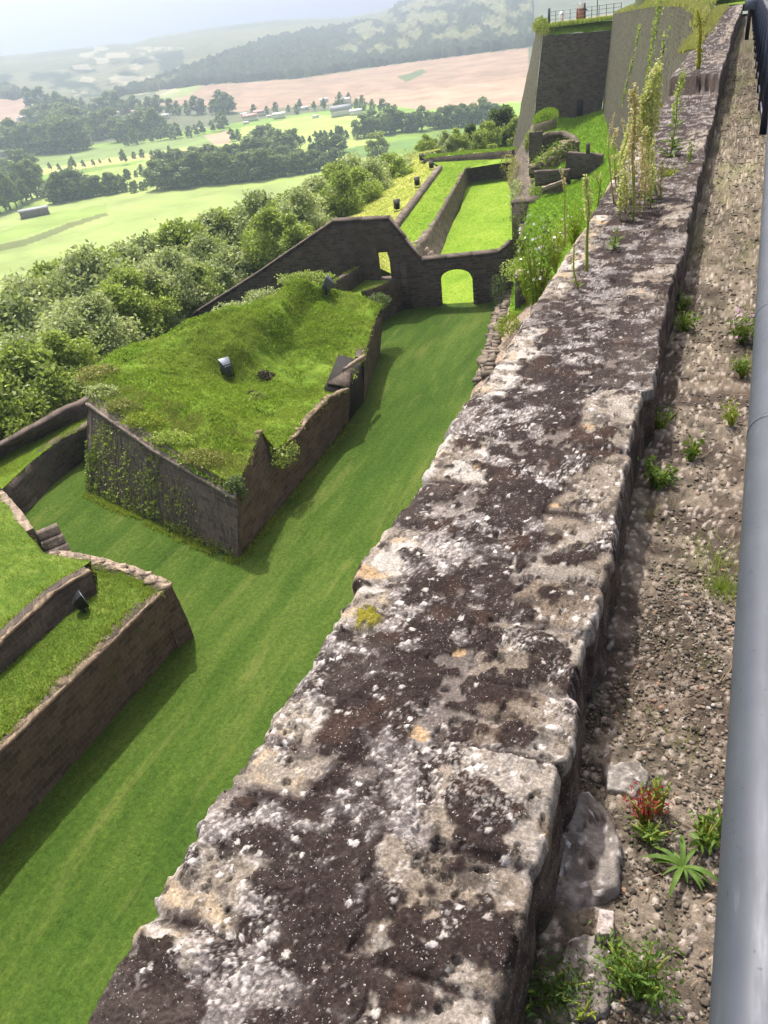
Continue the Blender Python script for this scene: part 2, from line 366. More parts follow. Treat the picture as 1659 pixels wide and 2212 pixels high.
def leafquads(ctr, size, rg, asp=.6, up=0.):
    n = len(ctr); a = rg.normal(0, 1, (n, 3)); a /= np.linalg.norm(a, axis=1)[:, None]
    b = rg.normal(0, 1, (n, 3)); b[:, 2] += up; b = np.cross(a, b); b /= np.linalg.norm(b, axis=1)[:, None]+1e-9
    s = (size*rg.uniform(.6, 1.3, n))[:, None] if np.isscalar(size) else size[:, None]
    a = a*s; b = b*s*asp
    V = np.stack([ctr-a, ctr-b*.9+a*.1, ctr+a, ctr+b], 1).reshape(-1, 3)
    return V, np.arange(n*4).reshape(-1, 4)
def crown_mesh(name, n, rad, h, z0, leaf, lumps, seed, mat, shape='round'):
    rg = np.random.default_rng(seed); L = []
    for k in range(lumps):
        t = rg.uniform(0, 1); a = rg.uniform(0, 2*math.pi)
        if shape == 'round': prof = math.sqrt(max(.05, 1-(2*t-.85)**2))
        elif shape == 'column': prof = .8*(1-.6*t)
        else: prof = 1.05-.75*t
        rr = rad*prof*math.sqrt(rg.uniform(.15, 1))*.8
        L.append((rr*math.cos(a), rr*math.sin(a), z0+h*(.08+.84*t), rad*rg.uniform(.2, .38)*(1.1-.4*t), rg.uniform(0, 1)))
    L = np.array(L); k = rg.integers(0, lumps, n)
    d = rg.normal(0, 1, (n, 3)); d /= np.linalg.norm(d, axis=1)[:, None]; d[:, 2] = d[:, 2]*.85
    r = L[k, 3]*rg.uniform(.55, 1.08, n)**.6
    c = L[k, :3]+d*r[:, None]
    c += rg.normal(0, rad*.05, c.shape); c[:, 2] = np.maximum(c[:, 2], z0*.4)
    V, f = leafquads(c, leaf, rg)
    t = np.clip(.32+.5*L[k, 4]+rg.normal(0, .22, n), 0, 1); t = np.repeat(t, 4)
    return npmesh(name, V, f, mat, False, np.stack([t]*3, 1))
def trunk_mesh(name, h, r, seed):
    rg = np.random.default_rng(seed); mb = MB()
    pts = [(rg.normal(0, .04)*k*h*.2, rg.normal(0, .04)*k*h*.2, h*k/5-.3) for k in range(6)]
    tube(mb, pts, [r*(1-.14*k) for k in range(6)], 7)
    for k in range(5):
        a = rg.uniform(0, 6.28); q = np.array(pts[2+k % 3]); L = h*rg.uniform(.3, .55)
        tube(mb, [q, q+L*.5*np.array([math.cos(a)*.6, math.sin(a)*.6, .7]), q+L*np.array([math.cos(a)*.7, math.sin(a)*.7, .95])], [r*.5, r*.32, r*.1], 5)
    fs = [np.concatenate(v) for v in mb.F.values() if v]
    return npmesh(name, np.concatenate(mb.V), fs, BARK, True)
def put_tree(name, proto, loc, scale, rz, label, cat, group, squash=1.):
    e = empty(name, loc, rz); e.scale = (scale, scale, scale*squash); tag(e, label, cat, group)
    for pn, me in proto:
        link(bpy.data.objects.new(pn, me), e)
    return e

# ------------------------------------------------------------------ the near parapet
ZT = 14.70; ZG = 14.46
def parapet():
    # rows along y get longer with distance
    ys = [.05]
    while ys[-1] < 42: ys.append(ys[-1]+max(.0030, .0030*(ys[-1]**2+1.7)/1.9*(1-.5*float(sst(1.5, 4, ys[-1])))))
    ys = np.concatenate([np.arange(-4, .05, .025), ys]); ny = len(ys)
    nL, nT, nR = 22, 236, 30
    rg = np.random.default_rng(5)
    YR = [-5, -4.5, -4, -3.6, -3.1, -2.7, -2.3, -1.8, -1.4, -1, -.6, -.3, .3, .56, .79, 1.03, 1.22, 1.44, 1.63, 1.95, 2.35, 2.85, 3.3, 3.9, 4.5, 5.2, 6., 7., 8., 9.2, 10.5, 12.4, 14, 16, 18.5, 21, 24, 28, 33, 40, 50]
    WR = [.2]*11+[.2, .2, .27, .23, .20, .24, .2, .22, .2, .2, .24, .2, .25]+[.22]*30
    YL = [-5, -4.6, -4.1, -3.7, -3.2, -2.8, -2.3, -1.9, -1.5, -1, -.6, -.3, .21, .29, .44, .52, .68, .80, .93, 1.08, 1.3, 1.5, 1.78, 2.05, 2.4, 2.7, 3.05, 3.5, 3.9, 4.4, 5.0, 5.7, 6.5, 7.5, 8.5, 10, 12.4, 15, 18, 22, 26, 31, 37, 50]
    WL = [.17]*11+[.17, .13, .20, .14, .17, .12, .19, .14, .18, .12, .16, .16, .2]+[.15]*30
    def blocks(Y, seed, adx):
        r = np.random.default_rng(seed); n = len(Y)
        return np.array(Y), r.uniform(-adx, adx, n), r.uniform(-.006, .012, n), r.uniform(0, 1, n)
    bR, dR, zR, tR = blocks(YR, 3, .016); bL, dL, zL, tL = blocks(YL, 8, .03)
    tL[11] = .9; tL[12:29] = np.array([.9, .2, .95, .8, .3, .85, .9, .2, .9, .95, .2, .8, .3, .9, .8, .3, .9]); dL[12] += -.02; dL[13] += .035; zR[14] = .022; zR[17] = .01; zR[13] = .008
    def at_block(Y, b):
        k = np.clip(np.searchsorted(b, Y, 'right')-1, 0, len(b)-2); return k
    sc = np.clip(.6+ys*.10, 1, 3)
    kL = at_block(ys+.03*(fbm(ys*4, ys*0+3)-.5), bL); kR = at_block(ys, bR)
    sm = lambda d, k: np.convolve(np.pad(d[k], 2, 'edge'), np.ones(5)/5, 'valid')
    gapL = np.minimum(np.abs(ys-bL[kL]), np.abs(bL[kL+1]-ys)); gapR = np.minimum(np.abs(ys-bR[kR]), np.abs(bR[kR+1]-ys))
    xl = -.832+sm(dL, kL)*.8+.05*(fbm(ys*7/sc, ys*0+1.3, None, 5, 4)-.5)+.022*(fbm(ys*40/sc, ys*0+7.7, None, 3, 9)-.5)+.008*(1-sst(0, .03, gapL))
    xr = -.183+sm(dR, kR)+.02*(fbm(ys*9/sc, ys*0+2.3, None, 4, 14)-.5)-.006*(1-sst(0, .02, gapR))
    xl = np.where(ys > 13, xl-.1*sst(14, 34, ys), xl); xr = np.where(ys > 20, xr+.12*sst(20, 38, ys), xr)
    step = .2*sst(12.38, 12.44, ys)
    X = np.zeros((ny, nL+nT+nR)); Y = np.repeat(ys[:, None], nL+nT+nR, 1); Z = np.zeros_like(X)
    c = np.linspace(0, 1, nT)[None]; Xt = xl[:, None]+(xr-xl)[:, None]*c; Yt = np.repeat(ys[:, None], nT, 1)
    Yw = Yt.copy()
    # masks over the top
    irr = .5*(fbm(Xt*11, Yt*11, None, 4, 21)-.5)
    irn = (fbm(Xt*30, Yt*30, None, 3, 22)-.5)
    kL2 = at_block(Yt+irr*.06, bL); kR2 = at_block(Yt+irr*.05, bR)
    wl = np.array(WL)[kL2]*(1+irr*1.3); wr = np.array(WR)[kR2]*(1+irr*.9)
    eR = np.minimum(np.minimum(Yt-bR[kR2], bR[kR2+1]-Yt)+irr*.03, (wr-(xr[:, None]-Xt))*.9+.02*irn)
    eL = np.minimum(np.minimum(Yt-bL[kL2], bL[kL2+1]-Yt)+irr*.04, (wl-(Xt-xl[:, None]))*.9+.02*irn)
    far = np.clip(Yt*.02, 0, .06)
    mR = sst(.0, .03, eR-far*.1); mL = sst(.0, .028, eL)
    mR = mR*np.where(tR[kR2] > .45, 1, .15); mL = mL*np.where(tL[kL2] > .4, 1, .1)
    # near the camera the stones of the inner edge are all bare
    mR = np.where((Yt < 1.7) & (eR > 0), np.maximum(mR, sst(0, .018, eR)*np.array([.7]*11+[.9, .9, 1, 1, .9, .85, 1, .8, .5]+[.3]*30)[kR2]), mR)
    stone = np.maximum(mR, mL)
    big = fbm(Xt*3.1+4, Yt*2.6, None, 5, 33); mid = fbm(Xt*11, Yt*11, None, 5, 40); cl = fbm(Xt*6+9, Yt*6, None, 5, 50, .6); cl2 = fbm(Xt*17, Yt*17, None, 4, 55)
    cen = 1-np.abs(2*c-1.02)**2
    moss = sst(.405, .44, .36*big+.38*mid+.26*fbm(Xt*30, Yt*30, None, 4, 34)+.07*(cen-.5)-.02*irr)
    mossS = sst(.535, .575, .5*fbm(Xt*9+3, Yt*9, None, 5, 61)+.5*mid)      # moss islands on bare stones
    moss = moss*(1-stone)+stone*mossS*np.where(mL > mR, sst(.5, .56, fbm(Xt*7+40, Yt*7, None, 4, 62)), 1)
    # crusts of lichen: crumbs of two sizes gathered in drifts
    d1, d2, r1 = worley(Xt*95+irn*.9, Yt*95, 71); e1, e2, r2 = worley(Xt*52+irr*1.2+irn, Yt*52, 75); g1, g2, r3 = worley(Xt*170, Yt*170, 79)
    drift = sst(.475, .63, .6*cl+.4*cl2)
    p1 = (r1 < .05+.62*drift)*(1-.45*stone); p2 = (r2 < .03+.24*drift)*(1-.2*stone); p3 = (r3 < .20+.5*drift)
    nz = fbm(Xt*210, Yt*210, None, 3, 81)-.5; b1 = p1*(1-sst(.34, .44, d1+.45*nz)); b2 = p2*(1-sst(.30, .38, e1+.3*irn+.45*nz)); b3 = p3*(1-sst(.28, .4, g1+.3*nz))
    fd = 1-.55*sst(1.8, 5, Yt); b1 = b1*fd; b2 = b2*fd; b3 = b3*fd
    crust = np.clip(np.maximum(np.maximum(b1, b2), b3*.8), 0, 1)
    crust = crust*sst(0, .01, Xt-xl[:, None])
    pw = fbm(Xt*8+20, Yt*8, None, 6, 90, .62); sheet = sst(.565, .60, pw)*(.35+.65*mL)      # pale flat crust sheets
    orange = sst(.84, .85, fbm(Xt*6+31, Yt*6+8, None, 3, 95)) 
    pit = sst(.66, .70, fbm(Xt*34, Yt*34, None, 3, 97))
    # relief
    HF = 1/(1+.05*Yt**2); ground_ = .020*(fbm(Xt*2.2, Yt*2.0, None, 3, 101)-.5)+.020*HF*(mid-.5)+.008*HF*(fbm(Xt*45, Yt*45, None, 4, 104)-.5)
    lump = worley(Xt*14+irr, Yt*14, 110); lum = (1-sst(0, .75, lump[0]))*(lump[2])
    z = ZT+ground_+.2*sst(0, .07, Yt-12.38-.3*(fbm(Xt*5, Yt*0+2, None, 4, 141)-.5))+.007*HF*lum*(1-stone*.6)
    hf = 1/(1+.35*np.maximum(0, Yt-.8)); z += stone*(.004+.45*(zR[kR2]*(mR >= mL)+zL[kL2]*(mL > mR)))+.012*sst(0, .1, np.maximum(eR, eL))*stone*.4
    z -= .009*sst(.38, .6, fbm(Xt*9, Yt*9, None, 3, 99))*(1-sst(0, .007, np.abs(eR)))*(Yt < 6)*(np.abs(xr[:, None]-Xt) < wr+.02)*.8
    z -= .008*sst(.4, .62, fbm(Xt*9, Yt*9, None, 3, 98))*(1-sst(0, .007, np.abs(eL)))*(Yt < 6)*(Xt-xl[:, None] < wl+.02)*.6
    z += hf*(.0016*b1+.0020*b2+.0008*b3)+.0015*sheet+moss*HF*(.004+.006*(fbm(Xt*120, Yt*120, None, 3, 120)-.5))
    z -= .011*pit*(1-moss)*(1-.5*drift)
    rl = np.clip(1-(Xt-xl[:, None])/.035, 0, 1); rr = np.clip(1-(xr[:, None]-Xt)/.012, 0, 1)
    z -= (.010+.03*sst(.35, .65, mid))*rl**2.6+(.005+.016*sst(.4, .65, mid))*rr**3
    # colours of the stone, its growth, its dark pits and the shaded step face
    tone = fbm(Xt*23, Yt*23, None, 5, 130, .6)[..., None]
    sv = np.where((mR >= mL), tR[kR2], tL[kL2])
    mort = mixc((.135, .115, .105), (.27, .235, .21), sst(.35, .65, mid))
    stc = mixc((.165, .128, .095), (.255, .222, .185), sv)*(.62+.6*tone)*(.72+.56*fbm(Xt*130, Yt*130, None, 3, 131))[..., None]
    stc = mixc(stc, (.43, .34, .23), .75*sst(.55, .7, fbm(Xt*13, Yt*13, None, 5, 140))*mL)
    ed = np.clip(rl*1.3, 0, 1)*sst(.4, .6, mid); stc = mixc(stc, (.48, .41, .33), ed)
    stc = mixc(stc, (.05, .042, .038), .75*sst(.56, .66, fbm(Xt*27+5, Yt*27, None, 4, 143)))
    cc = mixc(mort*(.65+.7*tone), stc, stone)
    mc = mixc((.012, .0085, .008), (.040, .027, .025), fbm(Xt*60, Yt*60, None, 4, 150))
    mc = mixc(mc, (.085, .042, .024), .22*sst(.62, .72, fbm(Xt*9+2, Yt*9, None, 4, 152)))
    cc = mixc(cc, (.42, .39, .355)*(.7+.6*tone), sheet*(1-.75*moss))
    cc = mixc(cc, mc, moss*.96)
    lc = mixc((.29, .265, .255), (.58, .55, .52), np.clip(r1*6 % 1, 0, 1))
    cc = mixc(cc, lc, np.clip(b1*(.35+.65*drift)+b3*.42*drift, 0, 1)*.88)
    lc2 = mixc((.5, .46, .43), (.82, .79, .76), r2*9 % 1); cc = mixc(cc, lc2, b2*.85)
    cc = mixc(cc, (.27, .245, .24), .45*drift*sst(.5, .62, cl2)*(1-stone))
    stf = np.exp(-((Yt-12.42-.3*(fbm(Xt*5, Yt*0+2, None, 4, 141)-.5))/.13)**4); cc = mixc(cc, mixc((.03, .022, .02), (.10, .08, .07), mid), np.clip(stf*1.3, 0, 1))  # near face of the step: its shade put in as dark brown
    cc = mixc(cc, (.42, .29, .16), orange*(1-moss)*.8)
    cc = mixc(cc, (.018, .015, .013), pit*(1-crust)*.55*(1-moss))
    yg = np.exp(-(((Xt+.735)/.05)**2+((Yt-1.36)/.055)**2)*1.2)*fbm(Xt*60, Yt*60, None, 3, 160); cc = mixc(cc, (.19, .17, .02), np.clip(sst(.2, .5, yg)*1.3, 0, 1)); z += .012*sst(.2, .5, yg)
    # assemble: outer face, top, inner face
    q = np.linspace(0, 1, nL, endpoint=False)[None]; dep = (1-q)*1.5
    zl = z[:, :1]; xo = xl[:, None]-.05*dep+.05*(fbm(dep*5+0*ys[:, None], ys[:, None]*5/sc[:, None]+0*dep, None, 4, 170)-.5)*sst(0, .15, dep)
    X[:, :nL] = xo; Z[:, :nL] = zl-dep
    X[:, nL:nL+nT] = Xt; Z[:, nL:nL+nT] = z
    q = np.linspace(0, 1, nR+1)[None, 1:]; dep = q*(z[:, -1:]-ZG+.06); o2 = 0*q
    gp = (1-sst(.006, .03, gapR[:, None]))*np.minimum(1, dep*14)
    X[:, nL+nT:] = xr[:, None]+.004+.022*(fbm(dep*9, ys[:, None]*9/sc[:, None]+o2, None, 4, 180)-.5)*sst(0, .06, dep)+.012*sst(.0, .3, dep)-.009*gp
    Z[:, nL+nT:] = z[:, -1:]-dep
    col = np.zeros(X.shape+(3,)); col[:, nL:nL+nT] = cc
    f = fbm(dep*22, ys[:, None]*16+o2, None, 5, 190, .6); col[:, nL+nT:] = mixc((.055, .040, .034), (.125, .095, .078), sst(.35, .68, f)); col[:, nL+nT:nL+nT+3] = cc[:, -1:]  # inner face coloured darker than the outer one, its shade put into the colour
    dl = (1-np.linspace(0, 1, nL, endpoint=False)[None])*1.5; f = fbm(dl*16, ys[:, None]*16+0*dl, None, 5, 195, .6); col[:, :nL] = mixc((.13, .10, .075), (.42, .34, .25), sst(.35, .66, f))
    root = empty('stone_parapet', (-.5, .1, ZG)); tag(root, 'long broad stone parapet crusted with white lichen and dark brown moss, beside the gravel path', 'parapet')
    V = np.stack([X, Y, Z], -1).reshape(-1, 3)-np.array([-.5, .1, ZG])
    ob('wall_top', V, gridf(ny, nL+nT+nR), PAR, root, True, col.reshape(-1, 3))
    # the masonry below, down to the ditch
    b = np.array([[-1.45, -5, -.3], [-1.45, 14, -.3], [-1.7, 42, -.3]]); t = np.array([[-.91, -5, 13.3], [-.91, 14, 13.3], [-1.0, 42, 13.4]])
    lw = wall('lower_wall', b, t, .62, WALL_GREY, None, .03, 60, -1, zback=-.3, seed=3)
    lw.parent = root; lw.location = (.5, -.1, -ZG)
    return ys, xl, xr, z
_ys, _xl, _xr, _zt = parapet()
def ptop(y):   # height of the parapet's top at its middle
    k = min(len(_ys)-1, int(np.searchsorted(_ys, y))); return float(_zt[k, 60:190].mean())

# ------------------------------------------------------------------ the gravel path
def path():
    ys = [.02]
    while ys[-1] < 42: ys.append(ys[-1]+max(.005, .005*(ys[-1]**2+2.2)/2.4))
    ys = np.concatenate([np.arange(-4, .02, .03), ys]); xs = np.concatenate([np.linspace(-.24, .62, 160), np.linspace(.65, 2.2, 60), np.linspace(2.3, 9, 40)])
    X, Y = np.meshgrid(xs, ys); 
    a = fbm(X*3, Y*3, None, 5, 201); b = fbm(X*18, Y*18, None, 5, 205, .6); w1, w2, r = worley(X*55, Y*55, 210); u1, u2, ru = worley(X*24+b, Y*24, 214)
    gf = fbm(X*70, Y*70, None, 4, 232, .65); gq = fbm(X*9, Y*3.2, None, 5, 233, .7); z = ZG+.008*(gf-.5)+.035*(a-.5)+.02*(b-.5)+.006*(1-sst(0, .5, w1))*(r > .3)+.008*(1-sst(0, .45, u1))*(ru > .6)
    z += .05*sst(.10, -.14, X)*0+.03*np.exp(-((X+.17)/.05)**2)*sst(.4, .7, a)
    c = mixc((.085, .07, .054), (.205, .168, .13), sst(.3, .7, b)); c = mixc(c, (.055, .042, .034), .8*sst(.5, .62, fbm(X*6, Y*6, None, 5, 220)))
    c = mixc(c, (.42, .36, .31), (r > .72)*(1-sst(.3, .45, w1))*.8); c = mixc(c, (.12, .085, .062), .3*sst(.55, .65, fbm(X*4+7, Y*4, None, 4, 224)))
    gr = sst(.50, .66, fbm(X*5, Y*1.2, None, 5, 228))*sst(3.5, 7, Y); c = mixc(c, (.12, .14, .035), gr*.45)
    c = mixc(c, (.20, .175, .115), .3*sst(2.6, 7, Y)); c *= (1-.28*sst(8, 16, Y))[..., None]; c *= (.55+.9*gf)[..., None]; c *= (1+(1.5*(gq-.5))*sst(2, 6, Y))[..., None]
    o = ob('gravel_path', np.stack([X, Y, z], -1).reshape(-1, 3), gridf(len(ys), len(xs)), PATHM, None, True, c.reshape(-1, 3)); tag(o, kind='structure')
    # loose stones
    rg = np.random.default_rng(31); n = 46000
    y = np.concatenate([.15+rg.uniform(0, 1, n-24000)**2.1*20, .18+rg.uniform(0, 1, 24000)**1.3*1.9]); x = rg.uniform(-.17, .62, n); d = fbm(x*4, y*4, None, 4, 240); keep = d > rg.uniform(.1, .6, n); x, y = x[keep], y[keep]; n = len(x)
    s = np.clip(rg.lognormal(-6.0, .5, n), .0014, .014)*(1+.11*np.minimum(y, 9))
    ph = (1+5**.5)/2; I = np.array([[-1, ph, 0], [1, ph, 0], [-1, -ph, 0], [1, -ph, 0], [0, -1, ph], [0, 1, ph], [0, -1, -ph], [0, 1, -ph], [ph, 0, -1], [ph, 0, 1], [-ph, 0, -1], [-ph, 0, 1]])/1.9
    IF = np.array([[0, 11, 5], [0, 5, 1], [0, 1, 7], [0, 7, 10], [0, 10, 11], [1, 5, 9], [5, 11, 4], [11, 10, 2], [10, 7, 6], [7, 1, 8], [3, 9, 4], [3, 4, 2], [3, 2, 6], [3, 6, 8], [3, 8, 9], [4, 9, 5], [2, 4, 11], [6, 2, 10], [8, 6, 7], [9, 8, 1]])
    an = rg.uniform(0, 6.28, n); sx = rg.uniform(.7, 1.4, (n, 3)); sx[:, 2] *= .62
    V = I[None]*(1+rg.normal(0, .13, (n, 12, 1)))*sx[:, None]*s[:, None, None]
    ca, sa = np.cos(an)[:, None], np.sin(an)[:, None]; V = np.stack([V[..., 0]*ca-V[..., 1]*sa, V[..., 0]*sa+V[..., 1]*ca, V[..., 2]], -1)
    zz = ZG+.035*(fbm(x*3, y*3, None, 5, 201)-.5)+.02*(fbm(x*18, y*18, None, 5, 205, .6)-.5)+.003
    V = V+np.stack([x, y, zz], -1)[:, None]
    t = rg.uniform(0, 1, n); c = mixc((.075, .062, .048), (.26, .218, .172), t); k = rg.uniform(0, 1, n) > .97; c[k] = (.45, .42, .38); k = rg.uniform(0, 1, n) > .97; c[k] = (.30, .18, .12)
    o = ob('gravel', V.reshape(-1, 3), (IF[None]+np.arange(n)[:, None, None]*12).reshape(-1, 3), ROCKM, None, True, np.repeat(c, 12, 0)); tag(o, 'loose gravel and small stones scattered over the path', 'gravel', kind='stuff')
path()

def rock(name, pxs, z0, h, label, seed, colr=((.12, .10, .09), (.27, .24, .215)), crack=0., group=None):
    """a flat bedded stone whose outline is a polygon on the path"""
    pts = np.array([P(x, y, z0)[:2] for x, y in pxs]); c = pts.mean(0); n = 46; m = 22
    ang = np.arctan2(*(pts-c).T[::-1]); o = np.argsort(ang); ang = ang[o]; rad = np.hypot(*(pts-c).T)[o]
    th = np.linspace(-math.pi, math.pi, n, endpoint=False)
    rr = np.full(n, 9.); pq = pts[o]-c
    for i in range(len(pq)):
        p_, q_ = pq[i], pq[(i+1) % len(pq)]; e_ = q_-p_
        for k_ in range(n):
            dx, dy = math.cos(th[k_]), math.sin(th[k_]); de = dx*e_[1]-dy*e_[0]
            if abs(de) < 1e-9: continue
            t_ = (p_[0]*e_[1]-p_[1]*e_[0])/de; s_ = (p_[0]*dy-p_[1]*dx)/de
            if t_ > 0 and -1e-6 <= s_ <= 1+1e-6: rr[k_] = min(rr[k_], t_)
    rr *= 1+.22*(fbm(np.cos(th)*4+seed, np.sin(th)*4, None, 4, seed)-.5)
    t = np.linspace(0, 1, m)[None]; X = c[0]+rr[:, None]*np.cos(th)[:, None]*t**.8; Y = c[1]+rr[:, None]*np.sin(th)[:, None]*t**.8
    a = fbm(X*14, Y*14, None, 5, seed+5); Z = z0+h*(1-t**16)-.03*t**20+.022*(a-.5)*(1-t**12)+.012*(fbm(X*60, Y*60, None, 4, seed+9)-.5)
    c_ = mixc(colr[0], colr[1], sst(.3, .7, fbm(X*25, Y*25, None, 5, seed+11, .6)))
    if crack:
        cr = 1-sst(.0, .012, np.abs(fbm(X*5, Y*5, None, 4, seed+20)-.5)); Z -= .012*cr; c_ = mixc(c_, (.03, .025, .022), cr*.8)
    w1, _, r = worley(X*70+a*2, Y*70, seed+30); li = (r > .8)*(1-sst(.2, .4, w1+.5*(a-.5))); c_ = mixc(c_, (.58, .54, .51), li*.8)
    k = np.arange(n); f = []
    for j in range(m-1):
        f.append(np.stack([k*m+j, k*m+j+1, ((k+1) % n)*m+j+1, ((k+1) % n)*m+j], 1))
    ob_ = ob(name, np.stack([X, Y, Z], -1).reshape(-1, 3), np.concatenate(f), ROCKM, None, True, c_.reshape(-1, 3)); tag(ob_, label, 'rock', group)
    return ob_
rock('flat_rock', [(1290, 1890), (1375, 1850), (1440, 1925), (1465, 2010), (1450, 2110), (1360, 2150), (1280, 2140), (1262, 2030)], ZG, .035, 'large cracked grey slab bedded at the foot of the parapet', 3, crack=1)
rock('flat_rock', [(1405, 1800), (1500, 1790), (1530, 1830), (1490, 1880), (1420, 1860)], ZG, .018, 'pale white-topped stone behind the cracked slab', 17, ((.16, .14, .125), (.45, .42, .39)))
rock('flat_rock', [(1330, 2200), (1420, 2190), (1445, 2290), (1430, 2400), (1340, 2420), (1290, 2300)], ZG, .02, 'grey-brown flat stone among ferny weeds at the near end of the path', 29)
rock('flat_rock', [(1400, 2150), (1440, 2150), (1440, 2215), (1390, 2215)], ZG+.02, .03, 'small pinkish stone at the lower end of the cracked slab', 41, ((.24, .17, .13), (.5, .44, .42)))

# ------------------------------------------------------------------ the guard rail
def railing():
    root = empty('guard_railing', (.09, 6, ZG)); tag(root, 'blue grey steel guard railing with round handrail running along the right of the path', 'railing')
    off = np.array([.09, 6, ZG])
    a = np.array([.074, .24, 15.5]); b = np.array([.152, 3.24, 15.5]); d = (b-a)/3.
    pts = [a+d*t for t in (-1.2, -.5, .2, 1, 2, 3, 5, 7.5, 9.6)]
    mb = MB(); tube(mb, np.array(pts)-off, .0305, 28); mb.build('handrail', GALV, root, True)
    mb = MB(); p = a+d*.74; tube(mb, [p-d*.004-off, p+d*.004-off], .0312, 28); mb.build('joint_sleeve', GALV, root, True)
    mb = MB(); p = a+d*1.17; tube(mb, [p-d*.003-off, p+d*.003-off], .0311, 28); mb.build('joint_sleeve', GALV, root, True)
    p0 = a+d*9.7
    far = lambda y: np.array([p0[0]+.014-.0004*(y-p0[1]), y, 15.5])
    mb = MB(); tube(mb, [far(y)-off for y in np.linspace(p0[1], 40, 14)], .03, 12); mb.build('handrail', NAVY, root, True)
    mb = MB(); tube(mb, [far(y)-off-np.array([0, 0, .95]) for y in np.linspace(p0[1]+.4, 40, 14)], .025, 8); mb.build('bottom_rail', NAVY, root, True)
    y = p0[1]+.4
    while y < 40:
        mb = MB(); q = far(y)-off; box(mb, q+np.array([0, 0, -.52]), (.07, .06, 1.08)); mb.build('post', NAVY, root); y += 1.9
    mb = MB(); y = p0[1]+.55; k = 0
    while y < 40 and k < 98:
        mb = MB(); q = far(y)-off; box(mb, q+np.array([0, 0, -.48]), (.012, .03, .95)); mb.build('baluster', NAVY, root); y += .13 if y < 14 else .5; k += 1
railing()

# ------------------------------------------------------------------ weeds and dry plants
def plant(name, base, top, label, cat='plant', style='spike', group=None, seed=1, stalk=STALK, head=SEED, leaf=GLEAF, hw=.03, leaves=20, n_head=160, width=.006, headfrac=.35, ls=.03):
    rg = np.random.default_rng(seed); base = np.array(base, float); top = np.array(top, float)-base
    root = empty(name, base); tag(root, label, cat, group); H = np.linalg.norm(top)
    m = 9; t = np.linspace(0, 1, m)[:, None]; bow = rg.normal(0, .055, 2)*H
    pts = top*t+np.concatenate([np.sin(t*math.pi)*bow[:1], np.sin(t*math.pi)*bow[1:], 0*t], 1); pts += np.stack([.02*H*np.sin(t[:, 0]*9+seed)*t[:, 0], .02*H*np.cos(t[:, 0]*7+seed*2)*t[:, 0], 0*t[:, 0]], 1); pts[0, 2] -= .02
    mb = MB(); tube(mb, pts, width*(1-.6*t[:, 0]), 6); c = np.full((sum(len(v) for v in mb.V), 3), .4); mb.build('stem', stalk, root, True, c)
    at_ = lambda q: np.stack([np.interp(q, t[:, 0], pts[:, k]) for k in range(3)], -1)
    if n_head:
        q = 1-headfrac*rg.uniform(0, 1, n_head)**1.0; c = at_(q); e = (1-q)/headfrac
        r = hw*np.sqrt(np.clip(e*1.6+.12, 0, 1))*(1-.45*e)*np.sqrt(rg.uniform(0, 1, n_head)); a = rg.uniform(0, 6.28, n_head)
        c = c+np.stack([r*np.cos(a), r*np.sin(a), rg.normal(0, hw*.3, n_head)], 1)
        V, f = leafquads(c, min(.014, hw*.28), rg, .6, 2.); tt = np.repeat(np.clip(rg.normal(.5, .25, n_head), 0, 1), 4)
        ob('seed_head', V, f, head, root, False, np.stack([tt]*3, 1))
    if leaves:
        q = rg.uniform(.02, 1-headfrac*.8, leaves); c = at_(q); V = []; 
        for k in range(leaves):
            a = rg.uniform(0, 6.28); L = ls*rg.uniform(.6, 1.5)*(1.3-q[k]); d = np.array([math.cos(a), math.sin(a), rg.uniform(.2, .9)]); s = np.cross(d, [0, 0, 1]); s = nrm(s)*L*.14
            V += [c[k], c[k]+d*L*.5+s, c[k]+d*L-np.array([0, 0, L*.2]), c[k]+d*L*.5-s]
        V = np.array(V); tt = np.repeat(np.clip(rg.normal(.5, .25, leaves), 0, 1), 4)
        ob('leaf_cluster', V, np.arange(leaves*4).reshape(-1, 4), leaf, root, False, np.stack([tt]*3, 1))
    return root
def up_to(px0, py0, px1, py1, z):
    b = P(px0, py0, z); r = ray(px1, py1); t = np.hypot(b[0], b[1])/np.hypot(r[0], r[1]); return b, r*t+O_
def tall(px0, py0, px1, py1, label, z=None, **k):
    z = ZT-.01 if z is None else z
    b = P(px0, py0, z); z2 = ptop(b[1])-.01 if -.85 < b[0] < -.17 and z > 14 else z
    b, t = up_to(px0, py0, px1, py1, z2)
    return plant('dry_plant', b, t, label, 'plant', group='tall plants growing on the parapet', **k)
tall(1323, 572, 1316, 392, 'brown withered stalk alone at the outer edge of the parapet, left of the yellow-green stalks', seed=1, stalk=STALKY, head=SEEDB, hw=.022, leaves=6, headfrac=.25, n_head=90, ls=.05)
tall(1375, 637, 1377, 413, 'thick yellow-green stalk with a pale knobbly head standing nearest on the parapet', seed=2, width=.010, hw=.036, headfrac=.42, n_head=260, leaves=14)
tall(1401, 478, 1394, 402, 'short stalk with a round brown head, left of a pair behind the knobbly stalk', seed=3, hw=.018, headfrac=.3, head=SEEDB, n_head=70, leaves=6)
tall(1409, 466, 1410, 404, 'short green stalk with a pale round head, right of a pair behind the knobbly stalk', seed=4, hw=.018, headfrac=.25, n_head=60, leaves=6)
tall(1441, 480, 1436, 266, 'thin pinkish-brown stalk with a narrow ear, leftmost of the far clump', seed=5, stalk=STALKY, head=SEEDB, hw=.02, leaves=8, n_head=110)
tall(1470, 440, 1455, 280, 'thin brown leaning ear right behind the leftmost stalk of the far clump', seed=6, stalk=STALKY, head=SEEDB, hw=.025, leaves=4, headfrac=.4, n_head=120)
